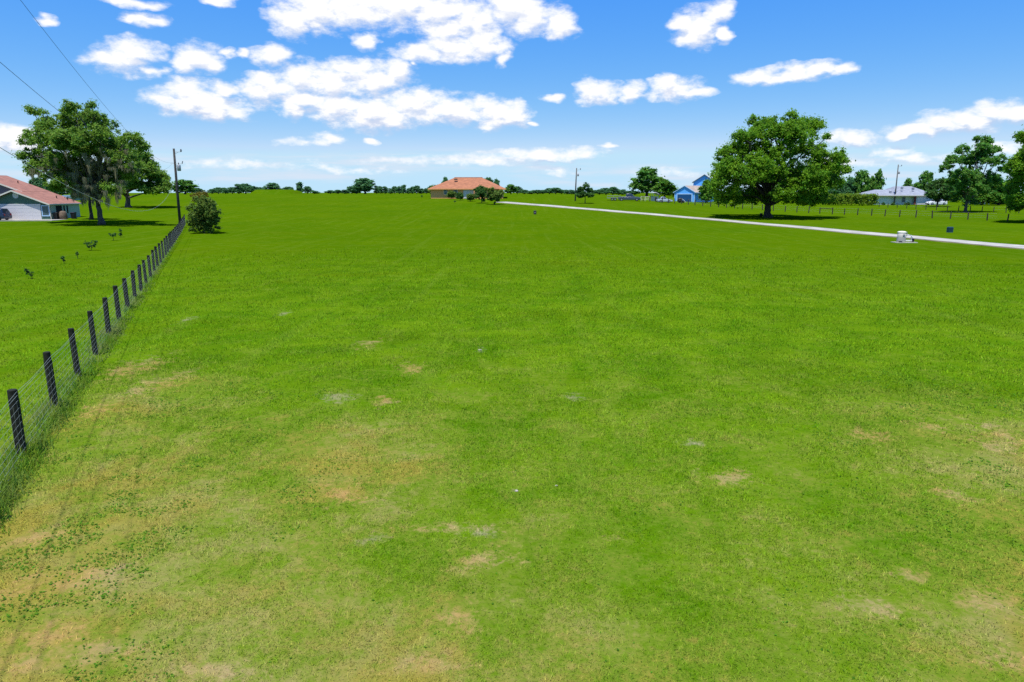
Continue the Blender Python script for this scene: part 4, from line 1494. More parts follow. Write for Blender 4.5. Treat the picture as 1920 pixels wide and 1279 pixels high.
def hip_roof(x0, x1, y0, y1, ze, zr, inset=None, th=.16):
    """closed hip roof over a rectangle (ridge along the longer side)"""
    ym = (y0 + y1) / 2
    i = inset if inset is not None else (y1 - y0) / 2
    vs = [(x0, y0, ze), (x1, y0, ze), (x1, y1, ze), (x0, y1, ze), (x0 + i, ym, zr), (x1 - i, ym, zr)]
    vs += [(x0, y0, ze - th), (x1, y0, ze - th), (x1, y1, ze - th), (x0, y1, ze - th)]
    fs = [(0, 1, 5, 4), (1, 2, 5), (2, 3, 4, 5), (3, 0, 4), (0, 6, 7, 1), (1, 7, 8, 2), (2, 8, 9, 3), (3, 9, 6, 0), (6, 9, 8, 7)]
    return MB().add(vs, fs)


def framed_window(parent, x0, x1, z0, z1, y, frame_mat, glass_mat, w=.09, name='window', mullion=True, depth=.06):
    f = MB()
    f.box(x0 - w, x1 + w, y - depth, y + .02, z1, z1 + w)
    f.box(x0 - w, x1 + w, y - depth - .03, y + .02, z0 - w, z0)
    f.box(x0 - w, x0, y - depth, y + .02, z0, z1)
    f.box(x1, x1 + w, y - depth, y + .02, z0, z1)
    if mullion:
        f.box(x0, x1, y - depth + .02, y + .02, (z0 + z1) / 2 - .025, (z0 + z1) / 2 + .025)
    o = f.build(name, frame_mat, parent)
    MB().box(x0, x1, y - .012, y + .015, z0, z1).build('pane', glass_mat, o)
    return o


def panel_door(parent, x0, x1, z0, z1, y, mat, rows=4, cols=4, name='garage_door'):
    """sectional door: raised panels on a leaf"""
    mb = MB().box(x0, x1, y - .02, y + .03, z0, z1)
    o = mb.build(name, mat, parent)
    first = None
    pw, ph = (x1 - x0) / cols, (z1 - z0) / rows
    for i in range(cols):
        for j in range(rows):
            if first is None:
                first = MB().box(-pw * .46, pw * .46, -.007, 0, -ph * .44, ph * .44).build('panel', mat, o)
                k = first
            else:
                k = first.copy()
                COL.objects.link(k)
            k.location = (x0 + pw * (i + .5), y - .021, z0 + ph * (j + .5))
    return o


# left house: green gabled garage in front of a larger gabled block
def left_house():
    g = ground(88, 412)
    D = g[1]
    zg = float(H(g[0], D))
    s = mpp(np.array([g[0], D, zg]))

    def X(px):
        return at_y(px, 412, D)[0] - g[0]

    def Z(py):
        return at_y(88, py, D)[2] - zg
    root = empty('green_house', (g[0], D, zg), 0, 'green house with pink shingle gable roofs and a white garage door at the left edge', 'house')
    xr = X(96)
    xa = X(33)                              # ridge of the garage gable
    ze = Z(381.5)
    za = Z(356.8)
    pitch = (za - ze) / (X(97) - xa)
    xl = xa - (xr - xa)
    depth = 7.6
    # garage front wall with gable
    w = MB().prism_y([(xl, -.2), (xr, -.2), (xr, ze - .05), (xa, za - .22), (xl, ze - .05)], 0, .25)
    w.build('wall', M['green_wall'], root)
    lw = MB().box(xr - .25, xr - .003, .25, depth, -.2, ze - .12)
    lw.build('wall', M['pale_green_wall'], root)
    # main block behind: ridge further left, same right slope
    xm = xa - 6.4
    zm = za + (xa - xm) * pitch
    mw = MB().prism_y([(xm - 7, -.2), (xa + 2.0, -.2), (xa + 2.0, za - pitch * 2.0 - .3), (xm, zm - .30), (xm - 7, zm - 7 * pitch - .3)], 1.6, depth - .1)
    mw.build('wall', M['slate_wall'], root)
    # roof
    xe = X(99.5)
    zee = za - (xe - xa) * pitch
    r = MB()
    slab_roof(r, [(xe, -.5, zee), (xe, depth + .4, zee), (xa - .001, depth + .4, za), (xa - .001, -.5, za)], .13)
    slab_roof(r, [(xa + .001, -.5, za), (xa + .001, 1.6, za), (2 * xa - xe, 1.6, zee), (2 * xa - xe, -.5, zee)], .13)
    slab_roof(r, [(xa + .6, 1.15, za - .6 * pitch + .03), (xa + .6, depth + .38, za - .6 * pitch + .03), (xm, depth + .38, zm + .03), (xm, 1.15, zm + .03)], .13)
    slab_roof(r, [(xm - .002, 1.15, zm + .03), (xm - .002, depth + .38, zm + .03), (xm - 7.6, depth + .38, zm - 7.6 * pitch), (xm - 7.6, 1.15, zm - 7.6 * pitch)], .13)
    ro = r.build('roof', M['pink_roof'], root)
    for (qx, qy) in ((xa - 3.0, 5.6), (xa + 3.4, 5.0)):
        qz = za - (qx - xa) * pitch
        MB().lathe([(.07, -.1), (.07, .32), (.11, .34), (.11, .40)], (qx, qy, qz), 8).build('vent_pipe', M['dark'], ro)
    # rake boards and eave gutter
    b = MB()
    for (x0, z0, x1, z1, y) in ((xa, za, xe, zee, -.53), (xa, za, 2 * xa - xe, zee, -.53)):
        b.prism_y([(x0, z0 + .015), (x1, z1 + .015), (x1, z1 - .20), (x0, z0 - .20)], y, y + .03)
    b.prism_y([(xm, zm + .045), (xa + .6, za - .6 * pitch + .045), (xa + .6, za - .6 * pitch - .17), (xm, zm - .17)], 1.11, 1.14)
    b.box(xe + .002, xe + .11, -.5, depth + .4, zee - .13, zee + .01)
    b.build('trim', M['trim'], root)
    dp = MB().tube([(xe, -.4, zee - .12), (xr + .07, -.1, zee - .40), (xr + .07, -.06, .05)], .05, 6)
    dp.build('downspout', M['trim'], root)
    # round gable vent
    vx, vz = X(36), Z(366.5)
    v = MB().lathe([(.46, -.05), (.46, .02)], (vx, 0, vz), 20, 'y').build('gable_vent', M['white_paint'], root)
    MB().lathe([(.30, -.075), (.30, -.02)], (vx, 0, vz), 18, 'y').build('louvre', M['trim'], v)
    # garage door, white frame, small window
    panel_door(root, X(-14), X(79), 0.02, Z(384.5), -.03, M['white_paint'], 4, 6)
    f = MB()
    f.box(X(-14) - .12, X(80.5), -.08, .0, Z(384.5), Z(384.5) + .16)
    f.build('door_frame', M['white_paint'], root)
    framed_window(root, X(82.2), X(94), Z(404), Z(386.5), -.01, M['pale_blue'], M['grey_glass'], .12, mullion=False)
    MB().box(X(81), X(95), -.05, .0, .02, Z(409)).build('panel', M['green_wall'], root)
    # recessed side porch: a dark doorway and two posts
    yy = 1.6
    for (a, b2, m, n) in ((1.5, 3.0, 'dark', 'doorway'),):
        MB().box(xr - .02, xr + .02, a, b2, 0, 2.15).build(n, M[m], root)
    for y in (3.4, 4.2):
        MB().box(xr + .01, xr + .05, y, y + .3, .9, 2.1).build('window', M['dark'], root)
    # slab
    so = MB().box(xl - 3, xr + 2.2, -3.2, depth, -.3, .035).build('driveway', M['concrete'], None, loc=(g[0], D, zg))
    tag(so, 'pale concrete apron in front of the green house', None, None, 'structure')
    # things standing on the slab beside the wall
    def bin_(px, y, label, mat):
        o = empty('wheeled_bin', (g[0] + X(px), D + y, zg + .035), 0, label, 'bin')
        m = MB()
        m.add([(-.24, -.26, .05), (.24, -.26, .05), (.24, .26, .05), (-.24, .26, .05), (-.3, -.33, 1.0), (.3, -.33, 1.0), (.3, .33, 1.0), (-.3, .33, 1.0)], [(0, 3, 2, 1), (4, 5, 6, 7), (0, 1, 5, 4), (1, 2, 6, 5), (2, 3, 7, 6), (3, 0, 4, 7)])
        m.build('body', mat, o)
        MB().prism_x([(-.37, 1.0), (.37, 1.0), (.34, 1.10), (-.30, 1.06)], -.33, .33).build('lid', mat, o)
        for q in (-.27, .27):
            MB().lathe([(.1, -.04), (.1, .04)], (q, .28, .1), 10, 'x').build('wheel', M['tyre'], o)
    bin_(102, .6, 'dark wheeled bin at the corner of the green house, left of the brown covered grill', M['black'])
    bin_(124, 2.0, 'dark wheeled bin right of the brown covered grill by the green house', M['black'])
    o = empty('covered_grill', (g[0] + X(112), D + 1.0, zg + .035), .2, 'brown covered barbecue grill between two dark bins by the green house', 'grill')
    MB().lathe([(.55, 0.0), (.58, .5), (.52, .95), (.40, 1.18), (.12, 1.28)], (0, 0, .03), 12).build('cover', M['brown'], o, smooth=True)
    MB().box(-.78, -.5, -.2, .2, .82, .9).build('side_shelf', M['brown'], o)
    return g, D, zg, X, Z, s


LH = left_house()


# vehicles
def car(name, loc, rz, L, Wd, Ht, paint, label, cat, style='suv', scale=1.0):
    """length along local x, nose at +x"""
    root = empty(name, loc, rz, label, cat)
    wr = .36 if style != 'sedan' else .32
    gl = .20
    h = L / 2
    belt = Ht * .56
    if style == 'suv':
        prof = [(-h, gl + .22), (-h + .05, belt), (-h + .10, belt + .06), (h - 1.25, belt + .04), (h - .25, belt - .14), (h - .04, belt - .34), (h, gl + .18), (h - .1, gl), (-h + .1, gl)]
        cab = [(-h + .12, belt + .05), (-h + .42, Ht - .05), (-h + .9, Ht), (h - 2.2, Ht - .02), (h - 1.95, Ht - .10), (h - 1.2, belt + .03)]
    elif style == 'pickup':
        prof = [(-h, gl + .3), (-h, belt), (h - 1.45, belt + .03), (h - .2, belt - .08), (h - .02, belt - .3), (h, gl + .25), (h - .1, gl + .05), (-h + .1, gl + .1)]
        cab = [(-h + 1.85, belt + .01), (-h + 2.05, Ht - .04), (-h + 2.4, Ht), (h - 2.45, Ht - .02), (h - 2.2, Ht - .1), (h - 1.42, belt + .02)]
    else:
        prof = [(-h, gl + .25), (-h + .05, belt - .02), (-h + .7, belt + .05), (h - 1.35, belt + .02), (h - .2, belt - .15), (h, gl + .2), (h - .1, gl), (-h + .1, gl)]
        cab = [(-h + .55, belt + .04), (-h + 1.25, Ht - .04), (-h + 1.6, Ht), (h - 2.3, Ht - .02), (h - 2.1, Ht - .06), (h - 1.25, belt + .02)]
    w2 = Wd / 2

    def shell(p, inset):
        n = len(p)
        zs = [q[1] for q in p]
        z0, z1 = min(zs), max(zs)
        vs = []
        for sgn in (-1, 1):
            for x, z in p:
                t = (z - z0) / (z1 - z0)
                vs.append((x, sgn * (w2 - inset[0] - (inset[1] - inset[0]) * t), z))
        fs = [tuple(range(n)), tuple(range(2 * n - 1, n - 1, -1))] + [(i, i + n, (i + 1) % n + n, (i + 1) % n) for i in range(n)]
        return MB().add(vs, fs)
    b = shell(prof, (.03, .06))
    bo = b.build('body', paint, root)
    co = shell(cab, (.09, .24)).build('cabin', paint, root)
    for o in (bo, co):
        md = o.modifiers.new('bevel', 'BEVEL')
        md.width = .07
        md.segments = 3
        md.limit_method = 'ANGLE'
        md.angle_limit = radians(25)
        o.data.polygons.foreach_set('use_smooth', [True] * len(o.data.polygons))
    # glass: side strips, windscreen and back light a little proud of the cabin
    zc0, zc1 = belt + .10, Ht - .12
    xs = [q[0] for q in cab]

    def side_y(z):
        t = (z - min(q[1] for q in cab)) / (Ht - min(q[1] for q in cab))
        return w2 - .09 - .15 * t + .006
    def edge_x(z, rear):
        pts = cab[:3] if rear else cab[3:][::-1]
        for (a, b2) in zip(pts[:-1], pts[1:]):
            lo, hi = sorted((a[1], b2[1]))
            if lo <= z <= hi and hi > lo:
                return a[0] + (b2[0] - a[0]) * (z - a[1]) / (b2[1] - a[1])
        return pts[-1][0]
    r0, r1 = edge_x(zc0, True) + .12, edge_x(zc1, True) + .12
    f0, f1 = edge_x(zc0, False) - .12, edge_x(zc1, False) - .12
    for sgn in (-1, 1):
        cuts = [0, .36, .40, .68, .72, 1.0] if style == 'suv' else [0, .48, .53, 1.0]
        for a, c in zip(cuts[0::2], cuts[1::2]):
            q = [(r0 + (f0 - r0) * a, sgn * side_y(zc0), zc0), (r0 + (f0 - r0) * c, sgn * side_y(zc0), zc0), (r1 + (f1 - r1) * c, sgn * side_y(zc1), zc1), (r1 + (f1 - r1) * a, sgn * side_y(zc1), zc1)]
            q2 = [(x, y - sgn * .03, z) for x, y, z in q]
            fs = [(0, 1, 2, 3), (7, 6, 5, 4), (0, 4, 5, 1), (1, 5, 6, 2), (2, 6, 7, 3), (3, 7, 4, 0)]
            MB().add(q + q2, fs).build('side_window', M['glass'], root)
    for rear, nm in ((True, 'rear_window'), (False, 'windscreen')):
        a, c = edge_x(zc0, rear), edge_x(zc1, rear)
        e = -.012 if rear else .012
        q = [(a + e, -side_y(zc0) + .14, zc0), (a + e, side_y(zc0) - .14, zc0), (c + e, side_y(zc1) - .14, zc1), (c + e, -side_y(zc1) + .14, zc1)]
        q2 = [(x - 3 * e, y, z - .02) for x, y, z in q]
        MB().add(q + q2, [(0, 1, 2, 3), (7, 6, 5, 4), (0, 4, 5, 1), (1, 5, 6, 2), (2, 6, 7, 3), (3, 7, 4, 0)]).build(nm, M['glass'], root)
    for sx in (-h + .85, h - .92):
        for sy in (-1, 1):
            wo = MB().lathe([(wr * .6, -.12), (wr * .96, -.11), (wr, -.06), (wr, .06), (wr * .96, .11), (wr * .6, .12)], (0, 0, 0), 20, 'y').build('wheel', M['tyre'], root, loc=(sx, sy * (w2 - .12), wr))
            MB().lathe([(wr * .15, -.135), (wr * .58, -.125), (wr * .58, .125), (wr * .15, .135)], (0, 0, 0), 16, 'y').build('rim', M['rim'], wo)
    for sy in (-1, 1):
        MB().box(h - .26, h - .02, sy * (w2 - .42) - .17, sy * (w2 - .42) + .17, belt - .34, belt - .18).build('headlight', M['lamp'], root)
        MB().box(-h - .015, -h + .12, sy * (w2 - .26) - .10, sy * (w2 - .26) + .10, belt - .30, belt - .02).build('tail_light', M['red_lamp'], root)
    if style == 'pickup':
        bd = MB()
        bd.box(-h + .08, -h + 1.8, -w2 + .18, w2 - .18, belt - .06, belt + .012)
        bd.build('bed_liner', M['black'], root)
    MB().box(h - .06, h + .05, -w2 + .12, w2 - .12, gl + .06, gl + .26).build('bumper', M['black'], root)
    return root


g, D, zg, X, Z, s = LH
car('parked_suv', (g[0] + X(36) - 2.35, D - 2.3, zg + .035), pi, 4.7, 1.9, 1.78, M['navy_paint'], 'dark blue parked car cut off by the left edge in front of the garage', 'car', 'suv')

# a low teal-roofed building far behind the left house
def teal_shed():
    p = at_y(125, 374, 175.0)
    z = float(H(p[0], 175.0))
    s = mpp(np.array([p[0], 175., z]))
    root = empty('outbuilding', (p[0], 175.0, z), .12, 'low teal metal roofed outbuilding behind the green house', 'outbuilding')
    hw, zt = 14 * s, (at_y(125, 366, 175.0)[2] - z)
    ez = zt * .55
    MB().box(-hw, hw, 0, 6, -.2, ez).build('wall', M['pale_green_wall'], root)
    MB().prism_x([(-.4, ez), (6.4, ez), (3, zt)], -hw - .3, hw + .3).build('roof', M['teal_metal'], root)
    MB().box(-.5, .5, -.03, .02, 0, ez * .9).build('door', M['dark'], root)


teal_shed()


# orange-roofed house in the middle
def orange_house():
    g = ground(875, 372.5)
    D, zg = g[1], g[2]

    def X(px):
        return at_y(px, 372, D)[0] - g[0]

    def Z(py):
        return at_y(875, py, D)[2] - zg
    root = empty('orange_roofed_house', (g[0], D, zg), 0, 'tan house with a broad orange hip roof at the end of the driveway', 'house')
    ze = Z(354)
    x0, x1 = X(808), X(943)
    dp = 13.0
    MB().box(x0, x1, 0, dp, -.4, ze - .1).build('wall', M['tan_brick'], root)
    MB().box(X(889), X(931), -1.8, 0, -.4, ze - .12).build('wall', M['tan_brick'], root)
    zr = Z(332.5)
    ro = hip_roof(X(803), X(949), -.6, dp + .6, ze, zr, inset=(X(849) - X(803))).build('roof', M['orange_roof'], root)
    # lower wing on the right, hipped forward
    wg = MB()
    xa, xb, xm2 = X(890), X(936), X(913)
    zw = Z(341.5)
    yb = (zw - ze) / (zr - ze) * (dp / 2 + .6) - .6
    vs = [(xa, -2.4, ze), (xb, -2.4, ze), (xm2, .4, zw), (xm2, yb + .25, zw), (xb, -.55, ze + .03), (xa, -.55, ze + .03), (xa, -2.4, ze - .16), (xb, -2.4, ze - .16), (xb, -.55, ze - .13), (xa, -.55, ze - .13)]
    wg.add(vs, [(0, 1, 2), (1, 4, 3, 2), (0, 2, 3, 5), (6, 7, 1, 0), (7, 8, 4, 1), (9, 6, 0, 5), (9, 8, 7, 6)])
    wg.build('roof', M['orange_roof'], root)
    MB().tube([(X(849), dp / 2, zr + .03), (X(803) + X(949) - X(849), dp / 2, zr + .03)], .14, 6).build('ridge_tiles', M['orange_roof'], ro)
    MB().box(X(850), X(856), 3.6, 4.3, Z(337.5), Z(334.5)).build('roof_vent', M['brown'], ro)
    t = MB()
    t.box(X(803), X(949), -.66, -.605, ze - .20, ze + .02)
    t.build('fascia', M['tan_brick'], root)
    panel_door(root, X(869), X(896), 0.03, Z(355.5), -.05 , M['white_paint'], 4, 4)
    framed_window(root, X(851), X(857.5), Z(361.5), Z(355.7), -.02, M['trim'], M['glass'], .10)
    framed_window(root, X(833), X(838), Z(364), Z(355.8), -.02, M['trim'], M['grey_glass'], .10)
    MB().box(X(917), X(921), -1.86, -1.79, .02, Z(357)).build('door', M['brown'], root)
    framed_window(root, X(936.5), X(940.5), Z(366), Z(357), -.02, M['trim'], M['grey_glass'], .10)


orange_house()


# blue house
def blue_house():
    g = ground(1283, 378)
    D, zg = g[1], g[2]
    s = mpp(g)
    rz = radians(-41)
    # local frame: x runs along the ridge (to the right and back); the garage gable faces -x
    root = empty('blue_house', g, radians(42), 'bright blue house with a tan garage roof and taller block, left of the broad oak', 'house')
    ze, zr = 18.2 * s, 29.3 * s
    hw = 3.1
    L = 8.6
    w = MB().prism_x([(-hw, -.3), (hw, -.3), (hw, ze), (0, zr - .12), (-hw, ze)], 0, L)
    w.build('wall', M['blue_wall'], root)
    r = MB()
    k = (zr - ze) / hw
    e = hw + .4
    slab_roof(r, [(-.2, -e, zr - k * e), (L, -e, zr - k * e), (L, .001, zr), (-.2, .001, zr)], .14)
    slab_roof(r, [(-.2, -.001, zr), (L, -.001, zr), (L, e, zr - k * e), (-.2, e, zr - k * e)], .14)
    r.build('roof', M['tan_roof'], root)
    t = MB()
    for sg in (-1, 1):
        t.prism_x([(0, zr + .01), (sg * e, zr - k * e + .01), (sg * e, zr - k * e - .16), (0, zr - .16)][::sg], -.25, -.21)
    t.box(-.2, L, -e - .06, -e - .003, zr - k * e - .2, zr - k * e + .0)
    t.build('trim', M['pale_blue'], root)
    # garage door in the gable end (faces -x): built facing -y then turned
    h2 = empty('garage_front', (0, 0, 0))
    bpy.data.objects.remove(h2)
    d = MB().box(-.04, .02, -2.15, 2.15, .03, 13 * s).build('garage_door', M['blue_door'], root)
    for i in range(4):
        z0 = .03 + (13 * s - .03) * (i + .5) / 4
        MB().box(-.065, -.041, -2.05, 2.05, z0 - .22, z0 + .22).build('panel', M['blue_door'], d)
    f = MB()
    f.box(-.09, -.003, -2.45, -2.16, 0, 13 * s + .28)
    f.box(-.09, -.003, 2.16, 2.45, 0, 13 * s + .28)
    f.box(-.09, -.003, -2.16, 2.16, 13 * s + .003, 13 * s + .28)
    f.build('door_frame', M['pale_blue'], root)
    MB().box(-.05, .12, -hw - .03, -hw + .16, -.2, ze).build('corner_board', M['pale_blue'], root)
    MB().box(-.05, .12, hw - .16, hw + .03, -.2, ze).build('corner_board', M['pale_blue'], root)
    for x in (1.7, 5.0):
        framed_window(root, x, x + .75, .75, 2.25, -hw - .005, M['white_paint'], M['glass'], .14)
    # taller block behind
    x0 = 7.4
    p = at_y(1301, 340, D + 9.0)
    q = at_y(1321, 327, D + 9.0)
    Lx = [q[0] - p[0]]
    half = float(Lx[0])
    z1, z2 = p[2] - zg, q[2] - zg
    c, sn = cos(-radians(42)), sin(-radians(42))
    dx, dy = q[0] - g[0], 9.0
    lx, ly = dx * c - dy * sn, dx * sn + dy * c
    tb = MB().prism_y([(-half, -.3), (half, -.3), (half, z1), (0, z2 - .1), (-half, z1)], 0, 9).build('tall_block', M['blue_wall'], root, loc=(lx, ly, 0))
    tb.rotation_euler = (0, 0, -radians(42) - radians(15))
    kk = (z2 - z1) / half
    rr = MB()
    ee = half + .35
    slab_roof(rr, [(0, -.4, z2), (0, 9, z2), (-ee, 9, z2 - kk * ee), (-ee, -.4, z2 - kk * ee)], .16)
    slab_roof(rr, [(.001, -.4, z2), (ee, -.4, z2 - kk * ee), (ee, 9, z2 - kk * ee), (.001, 9, z2)], .16)
    rr.build('roof', M['slate_wall'], tb)
    framed_window(tb, .6, 1.5, z1 - 1.5, z1 - .2, -.005, M['white_paint'], M['glass'], .1)


blue_house()


# white house on the right
def white_house():
    g = ground(1700, 384)
    D, zg = g[1], g[2]

    def X(px):
        return at_y(px, 384, D)[0] - g[0]

    def Z(py):
        return at_y(1700, py, D)[2] - zg
    root = empty('white_house', g, 0, 'low cream white house with grey hip roofs behind the right fence', 'house')
    ze = Z(366.5)
    dp = 11.0
    MB().box(X(1640), X(1712), 0, dp, -.4, ze - .1).build('wall', M['cream_wall'], root)
    MB().box(X(1712) + .003, X(1744), -.9, dp, -.4, ze - .12).build('wall', M['white_paint'], root)
    hip_roof(X(1630), X(1730), -.7, dp + .7, ze, Z(355.5), inset=X(1656) - X(1630)).build('roof', M['grey_roof'], root)
    hip_roof(X(1672), X(1750), -1.5, dp + 2.5, ze + .05, Z(349), inset=X(1695) - X(1672)).build('roof', M['grey_roof'], root)
    MB().box(X(1630), X(1750), -1.56, -1.51, ze - .15, ze + .06).build('fascia', M['trim'], root)
    MB().box(X(1709.5), X(1713), -1.0, -.7, -.2, ze - .2).build('pillar', M['red_brick'], root)
    panel_door(root, X(1716), X(1736), .03, Z(369.5), -.93, M['white_paint'], 4, 4)
    framed_window(root, X(1690), X(1696), Z(379), Z(369.5), -.01, M['white_paint'], M['grey_glass'], .10)
    framed_window(root, X(1636.3), X(1638.6), Z(379), Z(369.5), .3, M['white_paint'], M['blue_door'], .10)
    MB().box(X(1640.02), X(1642), -.02, .02, 0, 2).build('door', M['blue_door'], root)
    for px, py in ((1671, 359.3), (1713, 352.8), (1692, 351.6)):
        MB().box(X(px), X(px) + .5, 1.4, 1.9, Z(py) - .5, Z(py) + .15).build('roof_vent', M['grey_roof'], root)
    # planting at the wall
    for px, w, hh, m, lab, k in ((1701, 9, 5, 'dark_leaf', 'low reddish-dark bed bush at the middle of the white house wall', 0), (1656, 5, 4, 'dark_leaf', 'small dark bush at the left part of the white house wall', 1), (1674, 5, 5, 'dark_leaf', 'small dark bush behind the foot of the grey pole', 2)):
        b = ground(px, 384.6)
        blob_tree('bush', (px, 384.6), [(px, 382, w * .5, hh * .55), (px - w * .4, 382.6, w * .3, hh * .4), (px + w * .4, 382.6, w * .3, hh * .4)], 2, .4, M[m], M['bark_dark'], 420, 2.0, lab, 'bush', 'bushes at the white house wall', small=2.0, per=30, seed=140 + k)


white_house()
wg_ = ground(1757, 384.8)
car('parked_suv', (wg_[0], wg_[1] + .5, wg_[2] + .02), pi, 5.0, 1.95, 1.80, M['white_car'], 'white parked car between the white house and the small dark tree', 'car', 'suv')


# clipped hedge
def hedge():
    a, b = ground(1545, 384.5), ground(1641, 386)
    s = mpp(b)
    L = float(np.linalg.norm((b - a)[:2]))
    rz = atan2(b[1] - a[1], b[0] - a[0])
    root = empty('hedge', a, rz, 'long clipped bright green hedge left of the white house', 'hedge')
    rg = np.random.default_rng(77)
    h = 20.5 * s
    cl = []
    x = 0.0
    while x < L:
        for zz, q in ((.25, .55), (.6, .5), (.85, .36)):
            cl.append((x, rg.normal() * .25, h * zz + rg.normal() * .1, .75, .75, h * .24 * q * 2))
        x += .55
    leaf_cloud(cl, 16000, .30, name='foliage', mat=M['hedge_leaf'], parent=root, seed=3)
    t = MB()
    x = .3
    while x < L:
        t.tube([(x, 0, -.1), (x + rg.normal() * .1, rg.normal() * .1, h * .8)], [.05, .02], 5)
        x += 1.1
    o = t.build('stems', M['bark_dark'], root)
    o['kind'] = 'stuff'


hedge()


# pale shed beyond the open-crowned tree
def pale_shed():
    p = ground(1842, 383.5)
    s = mpp(p)
    root = empty('shed', p, .1, 'small pale open-fronted shed seen under the open-crowned tree', 'shed')
    MB().box(-12 * s, 12 * s, 2.6, 2.75, -.2, 7.5 * s).build('back_wall', M['cream_wall'], root)
    for x in (-12, -4, 4, 12):
        MB().box(x * s - .09, x * s + .09, -.09, .09, -.2, 7.5 * s).build('post', M['white_paint'], root)
    r = MB()
    slab_roof(r, [(-13 * s, -.5, 7.6 * s), (13 * s, -.5, 7.6 * s), (13 * s, 3.1, 9.2 * s), (-13 * s, 3.1, 9.2 * s)], .14)
    r.build('roof', M['cream_wall'], root)


pale_shed()


# ------------------------------------------------------------------ things left of the blue house
def pickup_group():
    p = ground(1181, 377)
    car('pickup_truck', (p[0], p[1] + 1.0, p[2]), radians(-8), 5.6, 1.95, 1.85, M['blue_grey_paint'], 'blue grey pickup truck parked left of the big rounded tree', 'truck', 'pickup')
    q = ground(1152, 376.5)
    root = empty('flatbed_trailer', (q[0], q[1] + 1.4, q[2]), radians(-8), 'grey flatbed trailer standing behind the pickup truck', 'trailer')
    MB().box(-1.7, 1.7, -.95, .95, .62, .74).build('deck', M['steel'], root)
    m = MB()
    for y in (-.92, .92):
        m.tube([(-1.65, y, .74), (-1.65, y, 1.25), (1.65, y, 1.25), (1.65, y, .74)], .035, 5)
        m.tube([(0, y, .74), (0, y, 1.25)], .03, 5)
    m.build('side_rail', M['steel'], root)
    MB().tube([(1.7, .5, .66), (2.7, 0, .6), (1.7, -.5, .66)], .05, 5).build('drawbar', M['steel'], root)
    for x in (-.45, .45):
        for y in (-1.08, 1.08):
            w = MB().lathe([(.2, -.1), (.34, -.09), (.36, 0), (.34, .09), (.2, .1)], (0, 0, 0), 16, 'y').build('wheel', M['tyre'], root, loc=(x * .85, y, .36))
            MB().lathe([(.05, -.11), (.2, -.105), (.2, .105), (.05, .11)], (0, 0, 0), 12, 'y').build('rim', M['rim'], w)
    for y in (-1.08, 1.08):
        MB().prism_y([(-.95, .6), (-.8, .86), (.8, .86), (.95, .6), (.85, .6), (.74, .80), (-.74, .80), (-.85, .6)], y - .14, y + .14).build('mudguard', M['steel'], root)
    # white pipe gate
    r = ground(1210, 377.2)
    root = empty('pipe_gate', (r[0], r[1] + .3, r[2]), 0, 'low pale pipe gate right of the pickup truck', 'gate')
    s = mpp(r)
    m = MB()
    for z in (.35, .75, 1.15):
        m.tube([(-8 * s, 0, z), (8 * s, 0, z)], .035, 5)
    m.build('rail', M['trim'], root)
    for x in (-8, 0, 8):
        MB().tube([(x * s, 0, -.1), (x * s, 0, 1.25)], .05, 6).build('post', M['trim'], root)
    # tilted pale canopy over a small blue playhouse
    r = ground(1231, 378)
    root = empty('playhouse', (r[0], r[1] + 2.5, r[2]), .3, 'small teal blue play shelter with a tilted pale roof left of the blue house', 'playhouse')
    s = mpp(r)
    m = MB()
    m.box(-.75, .75, -.6, .6, 0, 1.25)
    m.build('body', M['teal_metal'], root)
    for x in (-.7, .7):
        for y in (-.55, .55):
            MB().tube([(x, y, 1.2), (x, y, 1.95)], .05, 5).build('post', M['white_paint'], root)
    m = MB()
    m.prism_y([(-.95, 2.25), (0, 2.35), (.9, 1.85), (.95, 1.72), (0, 2.18), (-.95, 2.1)], -.8, .8)
    m.build('roof', M['white_paint'], root)
    MB().box(-.25, .25, -.625, -.595, .05, 1.0).build('doorway', M['dark'], root)
    # pale low car with dark windows
    r = ground(1249, 380)
    car('parked_car', (r[0], r[1] + 2.2, r[2]), 0.05, 3.9, 1.7, 1.42, M['silver_car'], 'pale low parked car with dark windows left of the blue garage', 'car', 'sedan')
    # dark machine with a sloping pale chute in front of the garage door
    r = ground(1280, 381)
    root = empty('garden_machine', (r[0], r[1] + 2.2, r[2]), 0, 'small dark garden machine with a sloping pale boom before the blue garage door', 'machine')
    MB().lathe([(.18, -.5), (.55, -.42), (.62, 0), (.55, .42), (.18, .5)], (-.25, 0, .68), 14, 'y').build('drum', M['black'], root, smooth=True)
    m = MB()
    m.tube([(-.1, -.3, 1.2), (.6, -.3, .75), (1.2, -.3, .2)], .07, 6)
    m.build('boom', M['white_paint'], root)
    for y in (-.42, .42):
        MB().lathe([(.1, -.06), (.26, -.06), (.26, .06), (.1, .06)], (.6, y, .26), 12, 'y').build('wheel', M['tyre'], root)
    MB().box(-.3, .8, -.3, .3, .28, .42).build('chassis', M['black'], root)


pickup_group()


# ------------------------------------------------------------------ small things in the field
M['tank'] = plain('pale_fibreglass', (0.40, 0.385, 0.34), 0.6, 0.3, var=.06)
M['tank_top'] = plain('sunlit_lid', (0.68, 0.68, 0.56), 0.6, 0.3, var=.04)  # lighter than the tank: sunlight on the top is put into the lid colour
M['pvc'] = plain('white_pipe', (0.70, 0.70, 0.68), 0.45, 0.3, var=.05)
M['teal'] = plain('teal_plastic', (0.010, 0.045, 0.060), 0.5, 0.3, var=.1)
M['stone'] = plain('pale_stone', (0.36, 0.33, 0.28), 0.8, 0.2, var=.15, scale=20)


